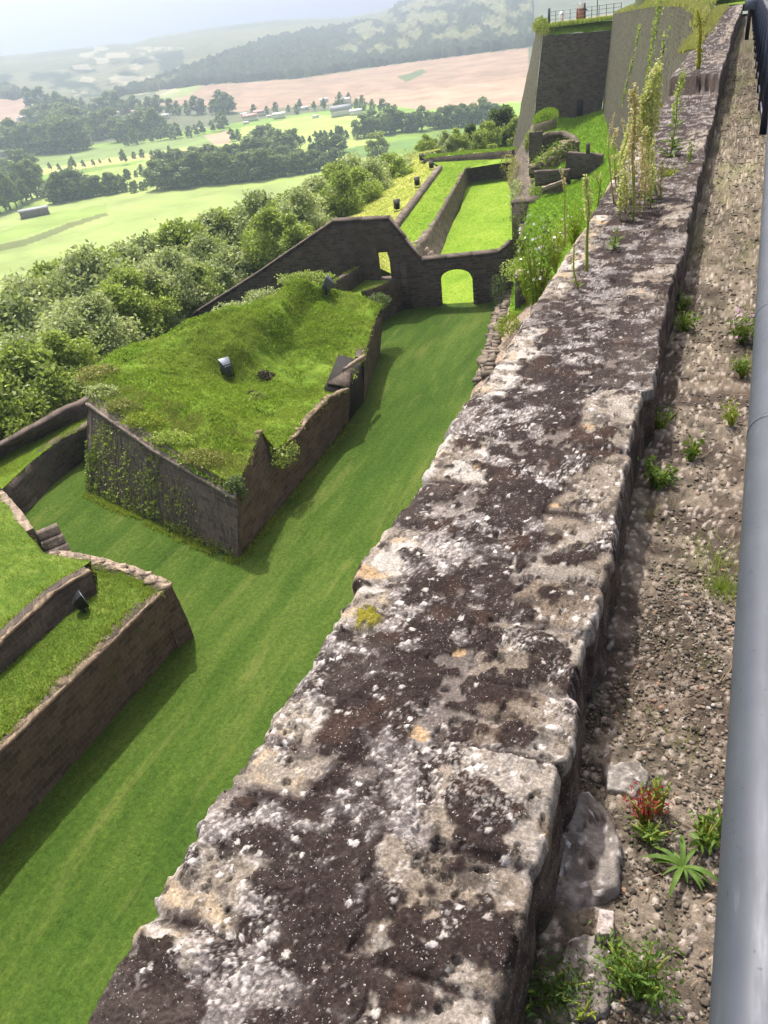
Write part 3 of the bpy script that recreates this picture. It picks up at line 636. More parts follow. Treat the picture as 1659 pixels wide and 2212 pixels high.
tall(1485, 520, 1483, 210, 'tall plant with a long brownish plume in the middle of the far clump', seed=7, width=.008, stalk=STALK, head=SEEDB, hw=.055, headfrac=.5, n_head=420, leaves=20)
tall(1460, 492, 1492, 262, 'yellow leaning stalk crossing the brownish plume of the far clump', seed=8, width=.008, hw=.04, headfrac=.5, n_head=240, leaves=10)
tall(1522, 458, 1545, 157, 'tallest plant of the far clump with a broad cream plume', seed=9, width=.009, hw=.085, headfrac=.55, n_head=1100, leaves=24)
tall(1542, 455, 1515, 218, 'green plant with a forked plume leaning left in front of the cream plume', seed=10, width=.009, hw=.075, headfrac=.5, n_head=700, leaves=24)
tall(1503, 470, 1508, 300, 'straw-coloured withered stem between the two broad plumes', seed=12, stalk=STALKY, head=SEEDB, hw=.03, headfrac=.6, n_head=140, leaves=8)
tall(1571, 368, 1598, 170, 'leafy green plant leaning right, rightmost of the far clump', seed=11, width=.008, head=LEAF_B, hw=.06, headfrac=.6, n_head=260, leaves=40, ls=.08)
tall(1612, 385, 1618, 332, 'small feathery green sprig at the inner side of the parapet right of the far clump', seed=13, head=LEAF_B, hw=.04, headfrac=.8, n_head=90, leaves=10)
tall(1636, 165, 1636, 24, 'broad yellow plant standing far along the parapet by the pale wall', seed=14, width=.03, head=m_leaf('yellow_plume', (.38, .34, .04), (.56, .5, .08), .3), hw=.085, headfrac=.92, n_head=700, leaves=0)
tall(1357, 676, 1349, 572, 'small yellow-green shoot in a hollow of the outer edge of the parapet', seed=15, head=SEED, hw=.02, headfrac=.5, n_head=70, leaves=10)
tall(1437, 590, 1449, 532, 'small grey-green seedling on the moss beside the knobbly stalk', seed=16, head=GLEAF, hw=.03, headfrac=.7, n_head=40, leaves=14, ls=.06)
for i, (x0, y0, x1, y1) in enumerate([(1452, 470, 1446, 300), (1466, 500, 1474, 330), (1478, 470, 1470, 300), (1496, 490, 1500, 330), (1512, 470, 1520, 300), (1530, 470, 1536, 330), (1488, 450, 1478, 340), (1536, 440, 1528, 350), (1448, 500, 1452, 380), (1506, 500, 1512, 380), (1524, 490, 1530, 390), (1470, 520, 1466, 400), (1550, 470, 1556, 380), (1456, 520, 1460, 420)]):
    tall(x0, y0, x1, y1, 'one of the thin pale stems filling the far clump of tall plants', seed=60+i, width=.005, stalk=STALKY if i % 2 else STALK, head=SEED if i % 3 else SEEDB, hw=.038, headfrac=.7, n_head=190, leaves=14)
def bushy(name, b, t, rad, n, label, seed, mat, size, flower=None, nf=0, cat='plant', group=None):
    rg = np.random.default_rng(seed); b = np.array(b); H = t[2]-b[2] if not np.isscalar(t) else t
    root = empty(name, b); tag(root, label, cat, group)
    mb = MB(); tips = []
    for k in range(9):
        a = rg.uniform(0, 6.28); e = np.array([math.cos(a)*rad*rg.uniform(.2, .9), math.sin(a)*rad*rg.uniform(.2, .9), H*rg.uniform(.6, 1)]); tips.append(e)
        tube(mb, [np.array([0, 0, -.02]), e*.5+np.array([0, 0, H*.08]), e], [.0045*(1+H), .003*(1+H), .001], 5)
    mb.build('stem', STALK, root, True, np.full((sum(len(v) for v in mb.V), 3), .4))
    tips = np.array(tips); k = rg.integers(0, 9, n); q = rg.uniform(.15, 1.05, n)**.8; c = tips[k]*q[:, None]+rg.normal(0, rad*.16, (n, 3))*(.4+q[:, None]); c[:, 2] = np.maximum(c[:, 2], .004)
    V, f = leafquads(c, size, rg, .35); tt = np.repeat(np.clip(rg.normal(.5, .28, n), 0, 1), 4); ob('leaf_cluster', V, f, mat, root, False, np.stack([tt]*3, 1))
    if nf:
        k = rg.integers(0, 9, nf); c = tips[k]*rg.uniform(.6, 1.05, (nf, 1))+rg.normal(0, rad*.18, (nf, 3)); V, f = leafquads(c, size*.8, rg, .9); ob('flower_cluster', V, f, flower, root, False, np.full((len(V), 3), .5))
    return root
b, t = up_to(1253, 748, 1262, 478, 14.0)
bushy('flowering_weed', b+np.array([0, .05, -.1]), t, .18, 1500, 'tall airy weed with tiny white flowers rising beside the outer edge of the parapet', 3, GLEAF, .015, PETALW, 60)
for i, (x0, y0, x1, y1, zz, lb) in enumerate([(1235, 690, 1228, 560, 13.9, 'feathery green weed at the outer edge of the parapet, below the white-flowered one'), (1300, 610, 1296, 520, 14.2, 'feathery yellow-green weed at the outer edge of the parapet beside the brown withered stalk'), (1345, 560, 1342, 470, 14.3, 'feathery pale weed at the outer edge of the parapet between the two stalk groups')]):
    b, t = up_to(x0, y0, x1, y1, zz); bushy('feathery_weed', b+np.array([0, .05, -.1]), t, .17, 1300, lb, 70+i, (HERB, LEAF_Y, HERB)[i], .012, PETALW, 18)
b = P(1540, 1140, ZG); bushy('weed', b, .11, .07, 130, 'leafy green weed with a rusty leaf beside the parapet, at mid path', 5, GLEAF, .016)
b = P(1545, 1010, ZG); bushy('weed', b, .10, .07, 90, 'thin green weed at the foot of the parapet above the rusty-leaved one', 6, GLEAF, .012)
b = P(1620, 1080, ZG); bushy('weed', b, .10, .05, 40, 'small upright weed with light leaves at the middle of the path', 7, GLEAF, .02)
b = P(1600, 775, ZG); bushy('weed', b, .10, .10, 110, 'low green weed at the foot of the parapet far up the path', 8, GLEAF, .018)
b = P(1600, 725, ZG); bushy('weed', b, .08, .06, 60, 'tiny green tuft close to the parapet, farthest of the weeds by the wall', 9, GLEAF, .018)
b = P(1500, 2330, ZG); bushy('weed', b, .12, .085, 1100, 'ferny green weed on the gravel at the near end of the path', 10, GLEAF, .007, PETALP, 10)
b = P(1270, 2330, ZG); bushy('weed', b, .06, .12, 1500, 'dark ferny weed in the shade at the foot of the parapet, nearest of all', 11, m_leaf('ferny_leaves', (.025, .06, .015), (.07, .13, .03), .3), .006)
b = P(1510, 1925, ZG); bushy('weed', b, .10, .05, 420, 'crimson-leaved weed behind the green rosette', 12, REDL, .006)
b = P(1545, 1905, ZG); bushy('weed', b, .10, .04, 60, 'thin green weed beside the crimson one', 19, GLEAF, .009)
b = P(1735, 800, ZG); bushy('flowering_weed', b, .14, .12, 420, 'weed with pink flowers half hidden by the handrail', 13, GLEAF, .014, PETALP, 60)
b = P(1740, 880, ZG); bushy('weed', b, .1, .07, 140, 'light green weed just below the pink flowers by the handrail', 14, GLEAF, .014)
b = P(1715, 1000, ZG); bushy('weed', b, .10, .06, 100, 'sparse yellow-green weed by the handrail, below the pink flowers', 15, LEAF_Y, .010)
b = P(1365, 2392, ZG); bushy('weed', b, .05, .03, 14, 'few bright yellow-green leaves at the very bottom of the path', 16, LEAF_Y, .012)
b = P(1690, 1960, ZG); bushy('weed', b, .1, .03, 60, 'narrow green weed against the handrail near the rosette', 17, GLEAF, .01)
rg = np.random.default_rng(77)
def tuft(px, py, rad, n, h, label, seed, mat=BLADE):
    b = P(px, py, ZG); r = np.random.default_rng(seed); pts = np.concatenate([r.normal(0, rad, (n, 2)), np.zeros((n, 1))], 1)
    o = blades('grass_tuft', pts, h*.5, h, .0016, mat, None, .9, 3, .004, seed); o.location = b; tag(o, label, 'grass'); return o
tuft(1695, 1390, .028, 130, .09, 'dense dark green grass tuft beside the handrail', 1)
tuft(1665, 1320, .06, 60, .10, 'thin straggling grass above the dense tuft by the handrail', 2)
tuft(1640, 1560, .03, 30, .05, 'tiny sparse grass sprout in the middle of the path', 3)
tuft(1600, 1750, .03, 25, .06, 'few grass blades between the dense tuft and the crimson weed', 4)
def rosette(px, py, L, label, seed):
    r = np.random.default_rng(seed); b = P(px, py, ZG+.01); V = []; F = []; k = 0
    for i in range(19):
        a = r.uniform(0, 6.28); l = L*r.uniform(.35, 1.15); d = np.array([math.cos(a), math.sin(a), 0]); s = np.array([-d[1], d[0], 0])
        for q in range(7):
            t = q/6; p = d*l*t+np.array([0, 0, l*(.75*t-.8*t*t)+.006]); w_ = l*.062*math.sin(math.pi*min(1, t*.9+.1))**.8+.0008
            V += [p-s*w_+np.array([0, 0, w_*.4]), p, p+s*w_+np.array([0, 0, w_*.4])]
            if q: F += [[k-3, k-2, k+1, k], [k-2, k-1, k+2, k+1]]
            k += 3
    o = ob('rosette_plant', V, np.array(F), GLEAF, None, True, np.repeat(np.clip(np.random.default_rng(seed).normal(.6, .25, (len(V), 1)), 0, 1), 3, 1)); o.location = b; tag(o, label, 'plant'); return o
rosette(1600, 2035, .072, 'long-leaved green rosette on the gravel beside the handrail', 4)
rosette(1555, 1125, .06, 'small pointed-leaved rosette under the rusty-leaved weed', 9)
# low growth far along the path and wall
pts = [];
for k in range(900):
    y = 3.5+rg.uniform(0, 1)**1.5*30; x = rg.uniform(-.15, .6)
    if vnoise(np.array([x*3]), np.array([y*.9]))[0] > .52: pts.append((x, y, ZG))
o = blades('path_grass', np.array(pts), .015, .05, .004, BLADED, None, .9, 4, .05, 5); tag(o, 'short sparse grass growing through the far gravel', 'grass', kind='stuff')

b = P(1515, 455, ZT); b[2] = ptop(b[1])-.01; bushy('flowering_weed', b, .07, .16, 160, 'low purple-flowered cushion at the foot of the tall plants on the parapet', 31, GLEAF, .012, m_leaf('purple_petals', (.22, .07, .2), (.42, .2, .38), .3), 170)
b = P(1560, 412, ZT); b[2] = ptop(b[1])-.01; bushy('weed', b, .08, .14, 200, 'pale yellow-green cushion plant right of the purple-flowered one on the parapet', 32, LEAF_Y, .014)
b = P(1650, 1985, ZG); bushy('weed', b, .09, .05, 160, 'green weed between the rosette and the handrail', 33, GLEAF, .012)
b = P(1525, 1965, ZG); bushy('weed', b, .05, .05, 160, 'feathery green weed just left of the rosette', 34, GLEAF, .008)
b = P(1440, 2270, ZG); bushy('weed', b, .05, .05, 300, 'small ferny weed on the flat stone at the near end of the path', 35, GLEAF, .006)
tuft(1560, 1500, .05, 60, .05, 'dry straw-coloured blades lying on the gravel right of the parapet', 8, BLADED)
tuft(1480, 1680, .06, 60, .05, 'dry straw-coloured blades near the foot of the parapet above the crimson weed', 9, BLADED)
tuft(1500, 1200, .06, 70, .06, 'dry straw-coloured blades below the leafy weed with the rusty leaf', 10, BLADED)

r = np.random.default_rng(45); n = 700; DRY = m_leaf('dry_straw', (.12, .085, .05), (.30, .22, .13), .1); y = .2+r.uniform(0, 1, n)**1.6*6; x = r.uniform(-.16, .6, n); a = r.uniform(0, 6.28, n); L_ = np.clip(r.lognormal(-4.4, .5, n), .004, .035)*(1+.08*y); wd = r.uniform(.0004, .0010, n)*(1+.15*y)
d = np.stack([np.cos(a), np.sin(a), r.normal(0, .15, n)], 1)*L_[:, None]; q = np.stack([-np.sin(a), np.cos(a), 0*a], 1)*wd[:, None]; c = np.stack([x, y, ZG+.035*(fbm(x*3, y*3, None, 5, 201)-.5)+.02*(fbm(x*18, y*18, None, 5, 205, .6)-.5)+.008], 1)
V = np.stack([c-d-q, c+d-q, c+d+q+A_UP, c-d+q+A_UP], 1) if False else np.stack([c-d-q, c+d-q, c+d+q, c-d+q], 1)
o = ob('dry_litter', V.reshape(-1, 3), np.arange(n*4).reshape(-1, 4), DRY, None, False, np.repeat(r.uniform(0, 1, (n, 1)), 4, 0).repeat(3, 1)); tag(o, 'bits of dry straw and twigs lying on the gravel path', 'litter', kind='stuff')
# ------------------------------------------------------------------ ditches and fort
A3 = lambda *v: np.array(v, float)
def surface(name, S, mat, kind='structure', parent=None, amp=.0, fr=.5, seed=0, flip=False):
    S = S.copy()
    if amp: S[..., 2] += amp*(fbm(S[..., 0]*fr, S[..., 1]*fr, None, 5, seed)-.5)*2
    o = ob(name, S.reshape(-1, 3), gridf(S.shape[0], S.shape[1], 0, flip), mat, parent, True)
    if kind: tag(o, kind=kind)
    return o, S
def scatter(S, n, seed, mask=None):
    rg = np.random.default_rng(seed); nu, nv = S.shape[:2]
    A = np.linalg.norm(np.cross(S[1:, :-1]-S[:-1, :-1], S[:-1, 1:]-S[:-1, :-1]), axis=2).ravel(); p = A/A.sum()
    k = rg.choice(len(p), n, p=p); i, j = k//(nv-1), k % (nv-1); u, v = rg.uniform(0, 1, (2, n, 1))
    q = (S[i, j]*(1-u)+S[i+1, j]*u)*(1-v)+(S[i, j+1]*(1-u)+S[i+1, j+1]*u)*v
    return q
# ditch floor
L = [(-27.5, -6, 0), (-27.5, 10, 0), (-27.2, 26, 0), (-22, 44, 0), (-20.6, 58, 0), (-23, 74, 0), (-27, 91, 0)]
Rr = [(-2.0, -6, 0), (-2.0, 30, 0), (-8.6, 44, 0), (-13, 62, 0), (-17, 77, 0), (-21.5, 91, 0)]
GL, GR = (-22.4, 45.6, 0), (-11.4, 48.3, 0)
L1 = L[:3]+[GL]; R1 = Rr[:3]+[GR]
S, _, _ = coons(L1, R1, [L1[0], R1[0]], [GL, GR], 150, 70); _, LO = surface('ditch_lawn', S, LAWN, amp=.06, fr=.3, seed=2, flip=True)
L2 = [GL]+L[4:]; R2 = [GR]+Rr[3:]
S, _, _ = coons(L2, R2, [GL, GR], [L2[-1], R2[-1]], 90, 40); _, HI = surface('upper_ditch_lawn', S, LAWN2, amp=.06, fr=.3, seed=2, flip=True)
g = scatter(LO, 95000, 90); g = g[(g[:, 1] > 6) & (fbm(g[:, 0]*.9, g[:, 1]*.25, None, 4, 91)+RNG.uniform(-.12, .12, len(g)) > .45)]; o = blades('ditch_grass', g, .015, .055, .013, m_leaf('mown_blades', (.07, .14, .018), (.22, .29, .06), .4), None, .9, 3, .06, 92); tag(o, 'short mown grass on the ditch floor', 'grass', kind='stuff')

# the outwork (ravelin)
RF, RL, RR = P(560, 1308, 0), P(206, 1152, 0), P(891, 827, 0)
rv = empty('grassy_outwork', tuple(RF)); tag(rv, 'free-standing wedge-shaped outwork in the ditch with grassed top and plant-hung walls', 'fortification')
def under(o, root): o.parent = root; o.location = -root.location; return o
cordL = [P(208, 947, 3.55), P(370, 1060, 2.95), P(557, 1168, 2.35)]
topL = [P(201, 910, 4.0), P(330, 1000, 3.55), P(440, 1078, 3.15), P(516, 1122, 2.85), P(550, 1142, 2.7)]
baseL = [RL, P(400, 1240, 0), RF]
led = lambda pl, d: [A3(*p)+A3(*d) for p in pl]
S = loft([baseL, cordL, led(cordL, (-.03, -.1, .02)), led(cordL, (-.03, -.1, .12)), led(cordL, (.0, .03, .14)), topL], 46, .05, 1.3, 4)
under(ob('left_wall', S.reshape(-1, 3), gridf(*S.shape[:2], 0, True), WALL_GREY), rv)
mb = MB(); pl = resample(cordL, 40)+A3(-.03, -.07, .05); pl[:, 2] += .06*(fbm(np.arange(40)*.4, np.zeros(40), None, 3, 5)-.5); tube(mb, pl, .085, 6); under(mb.build('cordon', COPING), rv)
zr = 2.15
nb0, nb1 = P(820, 985, 0), P(853, 944, 0)
topR1 = [P(577, 1120, 2.6), P(600, 1095, 2.4), P(640, 1085, 2.0), P(685, 1031, zr), P(724, 983, zr), P(772, 934, zr), P(820, 912, 2.1)]
topR1[1] = P(590, 1060, 2.9); topR1.insert(2, P(613, 1012, 3.05)); topR1[3] = P(634, 1068, 2.1)
baseR1 = [RF, P(690, 1152, 0), nb0]; topR1[0] = topL[-1]
mB, mT = resample(baseR1, 60), resample(topR1, 60); midR = mB+(mT-mB)*.8; midR[:3] = cordL[-1]
S = loft([baseR1, midR, topR1], 60, .045, 1.3, 14, [10, 4]); under(ob('right_wall', S.reshape(-1, 3), gridf(*S.shape[:2], 0, True), WALL_DARK), rv)
nT0, nT1 = P(822, 862, 2.3), P(851, 840, 2.3)
topR2 = [nT1, P(876, 745, 2.3), P(895, 742, 2.2)]; topR2 = [P(854, 838, 2.3), P(866, 790, 2.3), P(880, 757, 2.3), P(897, 738, 2.2)]
S = loft([[nb1, P(891, 827, 0)], topR2, led(topR2, (-.5, 0, .02)), led(topR2, (-.5, 0, -2))], 26, .04, 1.3, 24); under(ob('shoulder_wall', S.reshape(-1, 3), gridf(*S.shape[:2], 0, True), WALL_DARK), rv)
endb = [P(891, 827, 0), P(891, 827, 0)+A3(-3.5, 1.5, 0)]; endt = [topR2[-1], topR2[-1]+A3(-3.4, 1.5, .4)]
S = loft([endb, endt], 14, .04, 1.3, 25); under(ob('end_wall', S.reshape(-1, 3), gridf(*S.shape[:2], 0, True), WALL_DARK), rv)
# the sally port between the two lengths of right wall: near-black block for the shade inside, jamb, broken lintel stones
mb = MB(); inw = A3(-1.5, .35, 0)
jb, jt = nb0, P(820, 912, 2.1); 
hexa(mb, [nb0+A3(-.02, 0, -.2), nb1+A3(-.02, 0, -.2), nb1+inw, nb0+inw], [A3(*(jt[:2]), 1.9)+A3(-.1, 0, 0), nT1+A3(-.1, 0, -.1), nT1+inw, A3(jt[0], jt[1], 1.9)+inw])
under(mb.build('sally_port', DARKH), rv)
mb = MB(); a, b = P(765, 897, 2.2), P(818, 862, 2.45); c_, d = P(822, 908, 2.2), P(824, 862, 2.5)
hexa(mb, [P(765, 899, 2.05), P(820, 911, 2.05), P(826, 900, 1.7), P(800, 880, 1.7)], [P(767, 896, 2.12), P(820, 905, 2.15), P(823, 860, 2.6), P(806, 872, 2.55)])
under(mb.build('jamb_stone', WALL_DARK), rv)
mb = MB(); pl = resample([P(806, 868, 2.55), P(830, 850, 2.6), P(852, 836, 2.5)], 8); tube(mb, pl, [.13, .1, .12, .09, .12, .1, .13, .1], 6); under(mb.build('lintel_stone', WALL_RUB), rv)
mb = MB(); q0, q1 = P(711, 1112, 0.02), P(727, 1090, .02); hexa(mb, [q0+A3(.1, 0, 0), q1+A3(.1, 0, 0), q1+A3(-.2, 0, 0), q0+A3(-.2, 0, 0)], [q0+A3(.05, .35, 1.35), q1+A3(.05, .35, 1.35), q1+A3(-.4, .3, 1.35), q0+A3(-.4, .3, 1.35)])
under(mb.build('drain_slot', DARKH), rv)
# pale broken edge stones along the right lip
mb = MB(); rg = np.random.default_rng(3)
for s in range(0, 34, 5):
    q = resample([P(690, 1026, zr+.05), P(724, 981, zr+.05), P(772, 932, zr+.05), P(818, 911, zr+.02)], 34)[s]; box(mb, q+A3(-.14, 0, rg.uniform(-.05, .0)), (rg.uniform(.12, .4), rg.uniform(.2, .6), .1), rg.uniform(-.4, .4), rg.uniform(-.06, .06), .45)
for s in range(12):
    q = P(578, 1092, 2.7)*(1-s/11)+P(612, 1012, 3.08)*s/11; box(mb, q+A3(-.16, 0, -.03), (.3, .3, .12), rg.uniform(-.5, .5), .1, .5)
mb.add(*ribbon([P(690, 1026, zr+.04), P(724, 981, zr+.04), P(772, 932, zr+.04), P(818, 911, zr+.0)], .08, .3, 1, 12)); under(mb.build('edge_stones', EDGE), rv)
# turf top
AB = [p+A3(0, .06, .03) for p in topL]
BC = [AB[-1], P(580, 1085, 2.8), P(612, 1010, 3.05), P(645, 1052, 2.2), P(690, 1020, zr+.05), P(724, 975, zr+.1), P(772, 926, zr+.1), P(800, 890, zr+.1), P(848, 836, 2.4), P(878, 752, 2.4), P(896, 715, 2.6)]
AD = [AB[0], P(213, 862, 4.25), P(285, 816, 4.2), P(386, 789, 4.0), P(487, 761, 4.0), P(613, 727, 3.9), P(680, 690, 4.0), P(762, 679, 3.7)]
DC = [AD[-1], P(820, 684, 3.2), BC[-1]]
S, U, V = coons(AD, BC, AB, DC, 150, 90)   # u along the length (0 at the left face), v across (0 back edge, 1 right edge)
terre = np.exp(-(((U-.52)/.24)**2+((V-.72)/.34)**2)**2)
S[..., 2] += -.75*terre+.85*sst(0, .10, V)*(1-sst(.26, .44, V+.10*np.sin(U*9)))*sst(.30, .46, U)*(1-sst(.88, 1, U))+.25*np.exp(-((V-.22)/.16)**2)*sst(.1, .3, U)*(1-sst(.3, .5, U))+.25*np.exp(-(((U-.2)/.1)**2+((V-.75)/.12)**2))
S[..., 2] -= .65*np.exp(-(((U-.40)/.10)**2+((V-.42)/.16)**2))
e = np.minimum(np.minimum(U, 1-U), np.minimum(V, 1-V)); w_ = sst(0, .05, e)
S[..., 2] += w_*(.42*(fbm(S[..., 0]*.9, S[..., 1]*.9, None, 4, 7)-.5)+.16*(fbm(S[..., 0]*3, S[..., 1]*3, None, 4, 8)-.5))
o, _ = surface('turf_top', S, TURF, None, flip=False); under(o, rv); RTOP = S
def on_turf(px, py, z0=3.2):
    uv, dp = pix(RTOP); d = np.hypot(uv[..., 0]-px, uv[..., 1]-py); dp = np.where(d < 9, dp, 1e9)
    i = np.unravel_index(np.argmin(dp), dp.shape); return RTOP[i].copy()
def height_on(S, x, y):
    d = (S[..., 0]-x)**2+(S[..., 1]-y)**2; i = np.unravel_index(np.argmin(d), d.shape); return float(S[i][2])
g = scatter(S, 46000, 9); d = fbm(g[:, 0]*.8, g[:, 1]*.8, None, 4, 9); g = g[d+RNG.uniform(-.1, .1, len(d)) > .40]
o = blades('turf_blades', g, .05, .14, .016, BLADE, None, .9, 3, .06, 3); under(o, rv); tag(o, kind='stuff')
g = scatter(S, 15000, 19); d = fbm(g[:, 0]*.55+3, g[:, 1]*.55, None, 5, 20, .6); g = g[d > .53]; g = np.repeat(g, 3, 0)+RNG.normal(0, .06, (len(g)*3, 3))*A3(1, 1, .5)+A3(0, 0, .07)
V, f = leafquads(g, .045, RNG, .7); o = ob('herb_patches', V, f, HERB, None, False, np.repeat(RNG.uniform(.1, .9, (len(g), 1)), 4, 0).repeat(3, 1)); under(o, rv); tag(o, kind='stuff')
# drier, taller growth along the left rim
rim = scatter(S[:20], 3400, 10); rim = rim[fbm(rim[:, 0]*1.3, rim[:, 1]*1.3, None, 4, 12) > .47]; o = blades('rim_growth', rim, .08, .26, .016, BLADED, None, .9, 3, .1, 4); under(o, rv); tag(o, kind='stuff')
rim = resample(topL, 900)+RNG.normal(0, .1, (900, 3))*A3(1, 1, .3)+A3(0, -.05, -.05)
V, f = leafquads(rim-A3(0, 0, 1)*RNG.uniform(0, .18, (900, 1)), .075, RNG, .5); o = ob('rim_leaves', V, f, HERB, None, False, np.repeat(RNG.uniform(0, 1, (len(V)//4, 1)), 4, 0).repeat(3, 1)); under(o, rv); tag(o, kind='stuff')
rim = resample(topR1[3:]+topR2, 700)+RNG.normal(0, .12, (700, 3))*A3(1, 1, .4)+A3(-.1, 0, .03); rim = rim[fbm(rim[:, 0]*1.5, rim[:, 1]*1.5, None, 3, 13) > .47]
V, f = leafquads(rim, .06, RNG, .5); o = ob('rim_leaves', V, f, LEAF_B, None, False, np.repeat(RNG.uniform(0, 1, (len(V)//4, 1)), 4, 0).repeat(3, 1)); under(o, rv); tag(o, kind='stuff')
# plants hanging in the embrasure and front corner
def leafmass(name, c, rad, n, size, mat, label, seed, parent=None, cat='shrub', group=None, hang=0.):
    r = np.random.default_rng(seed); d = r.normal(0, 1, (n, 3)); d /= np.linalg.norm(d, axis=1)[:, None]
    q = d*np.array(rad)*(r.uniform(.3, 1, (n, 1))**.5); lump = fbm(d[:, 0]*2+seed, d[:, 1]*2, d[:, 2]*2, 3, seed); q *= (.6+.8*lump)[:, None]
    V, f = leafquads(q, size, r, .65); t = np.repeat(np.clip(.2+.6*lump+r.normal(0, .2, n), 0, 1), 4)
    o = ob(name, V+(0 if parent is not None else 0), f, mat, parent, False, np.stack([t]*3, 1)); o.location = A3(*c)-(np.array(parent.location) if parent is not None else 0)
    if label: tag(o, label, cat, group)
    return o
leafmass('corner_shrub', P(552, 1142, 2.55), (.42, .42, .5), 900, .06, LEAF_C, 'dark bush hanging over the front corner of the outwork', 3)
leafmass('corner_shrub', P(655, 1062, 1.9), (.75, .9, .45), 1300, .06, LEAF_B, 'green bush filling the notch in the right wall of the outwork', 4)
leafmass('corner_shrub', P(885, 708, 2.55), (.75, .9, .42), 1500, .06, LEAF_C, 'dark bush crowning the far right corner of the outwork', 5)
leafmass('corner_shrub', P(228, 880, 4.1), (1.0, .8, .5), 1100, .07, BLADED, 'dry scrub at the left corner of the outwork', 6)
for i, (x, y, rr, lb) in enumerate([(980/2.074+150, 650+470/2.074, .5, 'dark rubble clump on the turf just right of the standing floodlight'), (915/2.074+150, 650+560/2.074, .28, 'small dark rubble lump on the turf below the standing floodlight')]):
    q = on_turf(x, y)
    leafmass('rubble_clump', q+A3(0, 0, .04), (rr, rr*.7, rr*.5), 260, .09, BARK, lb, 20+i, cat='rubble')
o = leafmass('green_clump', P(945/2.074+150, 650+575/2.074, 2.95), (.5, .3, .18), 300, .05, LEAF_B, 'leafy green clump beside the small rubble lump on the turf', 23)
for i, (u, mt, lb) in enumerate([(.12, LEAF_A, 'pale dry bush on the left rim of the outwork, nearest its left corner'), (.3, BLADED, 'straw-coloured bush on the left rim of the outwork, second from the left corner'), (.46, LEAF_Y, 'yellow-green bush in the middle of the left rim of the outwork'), (.64, LEAF_B, 'green bush on the left rim of the outwork past the middle'), (.82, BLADED, 'dry bush on the left rim of the outwork close to the front corner')]):
    q = resample(topL, 100)[int(u*99)]; leafmass('rim_bush', q+A3(-.05, .35, .12), (1.0, .5, .28), 800, .055, mt, lb, 120+i)
# ivy on the left face
def ivy(pts, w_, n, label, seed, mat=LEAF_B, stems=9):
    """a climber spread over the outwork's left wall: (u along the wall, height fraction range)"""
    r = np.random.default_rng(seed); b = resample(baseL, 200); c = resample(cordL, 200); u0, u1, f0, f1 = pts
    u = np.clip(r.normal((u0+u1)/2, (u1-u0)/3, n), 0, 1); f = r.beta(1.1, 1.3, n)*(f1-f0)+f0
    k = (u*199).astype(int); q = b[k]+(c[k]-b[k])*f[:, None]; out = nrm((-.31, -.95, .15)); keep = fbm(u*30, f*5, None, 3, seed) > .38; q = q[keep]
    q = q+out*r.uniform(.0, .16, (len(q), 1))
    root = empty('climbing_plant', b[int((u0+u1)/2*199)]); tag(root, label, 'climber', 'climbers on the outwork wall')
    V, ff = leafquads(q-np.array(root.location), w_, r, .55); t = np.repeat(np.clip(r.normal(.45, .28, len(q)), 0, 1), 4); ob('leaves', V, ff, mat, root, False, np.stack([t]*3, 1))
    mb = MB()
    for s in range(stems):
        uu = r.uniform(u0, u1); f = np.linspace(f0, f0+(f1-f0)*r.uniform(.6, 1), 7); uu = np.clip(uu+np.cumsum(r.normal(0, .006, 7)), 0, 1); k = (uu*199).astype(int)
        tube(mb, b[k]+(c[k]-b[k])*f[:, None]+out*.03-np.array(root.location), .012, 4)
    mb.build('stems', m_ivy, root)
m_ivy = m_flat('dry_stems', (.26, .22, .17), .9)
ivy((0, .10, 0, .75), .08, 900, 'dense climber low at the left end of the outwork wall', 1)
ivy((.10, .26, .05, .98), .075, 520, 'thin tall climber right of the left end of the outwork wall', 2)
ivy((.24, .42, .0, .9), .07, 520, 'climber with bare stems near the middle of the outwork wall', 3)
ivy((.44, .56, .1, 1.05), .075, 620, 'bright green climber hanging from the cordon in the middle of the outwork wall', 4)
ivy((.58, .72, .0, .85), .065, 420, 'narrow green climber right of the middle of the outwork wall', 5)
ivy((.05, .98, -.02, .16), .07, 1100, 'low weeds and creepers along the foot of the outwork wall', 6, stems=2)
r_ = np.random.default_rng(66); mb = MB(); b = resample(baseL, 300); c = resample(cordL, 300); out = nrm((-.31, -.95, .15))
for s in range(150):
    u = np.clip(r_.beta(.9, 1.4), 0, 1); f = np.linspace(r_.uniform(0, .3), r_.uniform(.45, 1), 5); k = np.clip((u+np.cumsum(r_.normal(0, .02, 5)))*299, 0, 299).astype(int); tube(mb, b[k]+(c[k]-b[k])*f[:, None]+out*r_.uniform(.02, .08), r_.uniform(.006, .014), 3, False)
under(mb.build('dead_creeper', m_ivy), rv)
def strip_grass(pl, n, wd, h0, h1, label, seed, mat=BLADE, bw=.02, sp=.05):
    r = np.random.default_rng(seed); q = resample(pl, n); q = q+np.concatenate([r.normal(0, wd, (n, 2)), np.zeros((n, 1))], 1)
    keep = fbm(q[:, 0]*1.2, q[:, 1]*1.2, None, 3, seed) > .36; o = blades('long_grass', q[keep], h0, h1, bw, mat, None, .8, 3, sp, seed); tag(o, label, 'grass', kind='stuff'); return o
strip_grass([p+A3(-.05, -.2, 0) for p in baseL], 2200, .09, .05, .22, 'long grass along the foot of the left outwork wall', 1)
strip_grass([RF+A3(.1, -.1, 0), P(700, 1150, 0), P(835, 985, 0)], 1100, .1, .06, .2, 'long grass along the foot of the right outwork wall', 2)

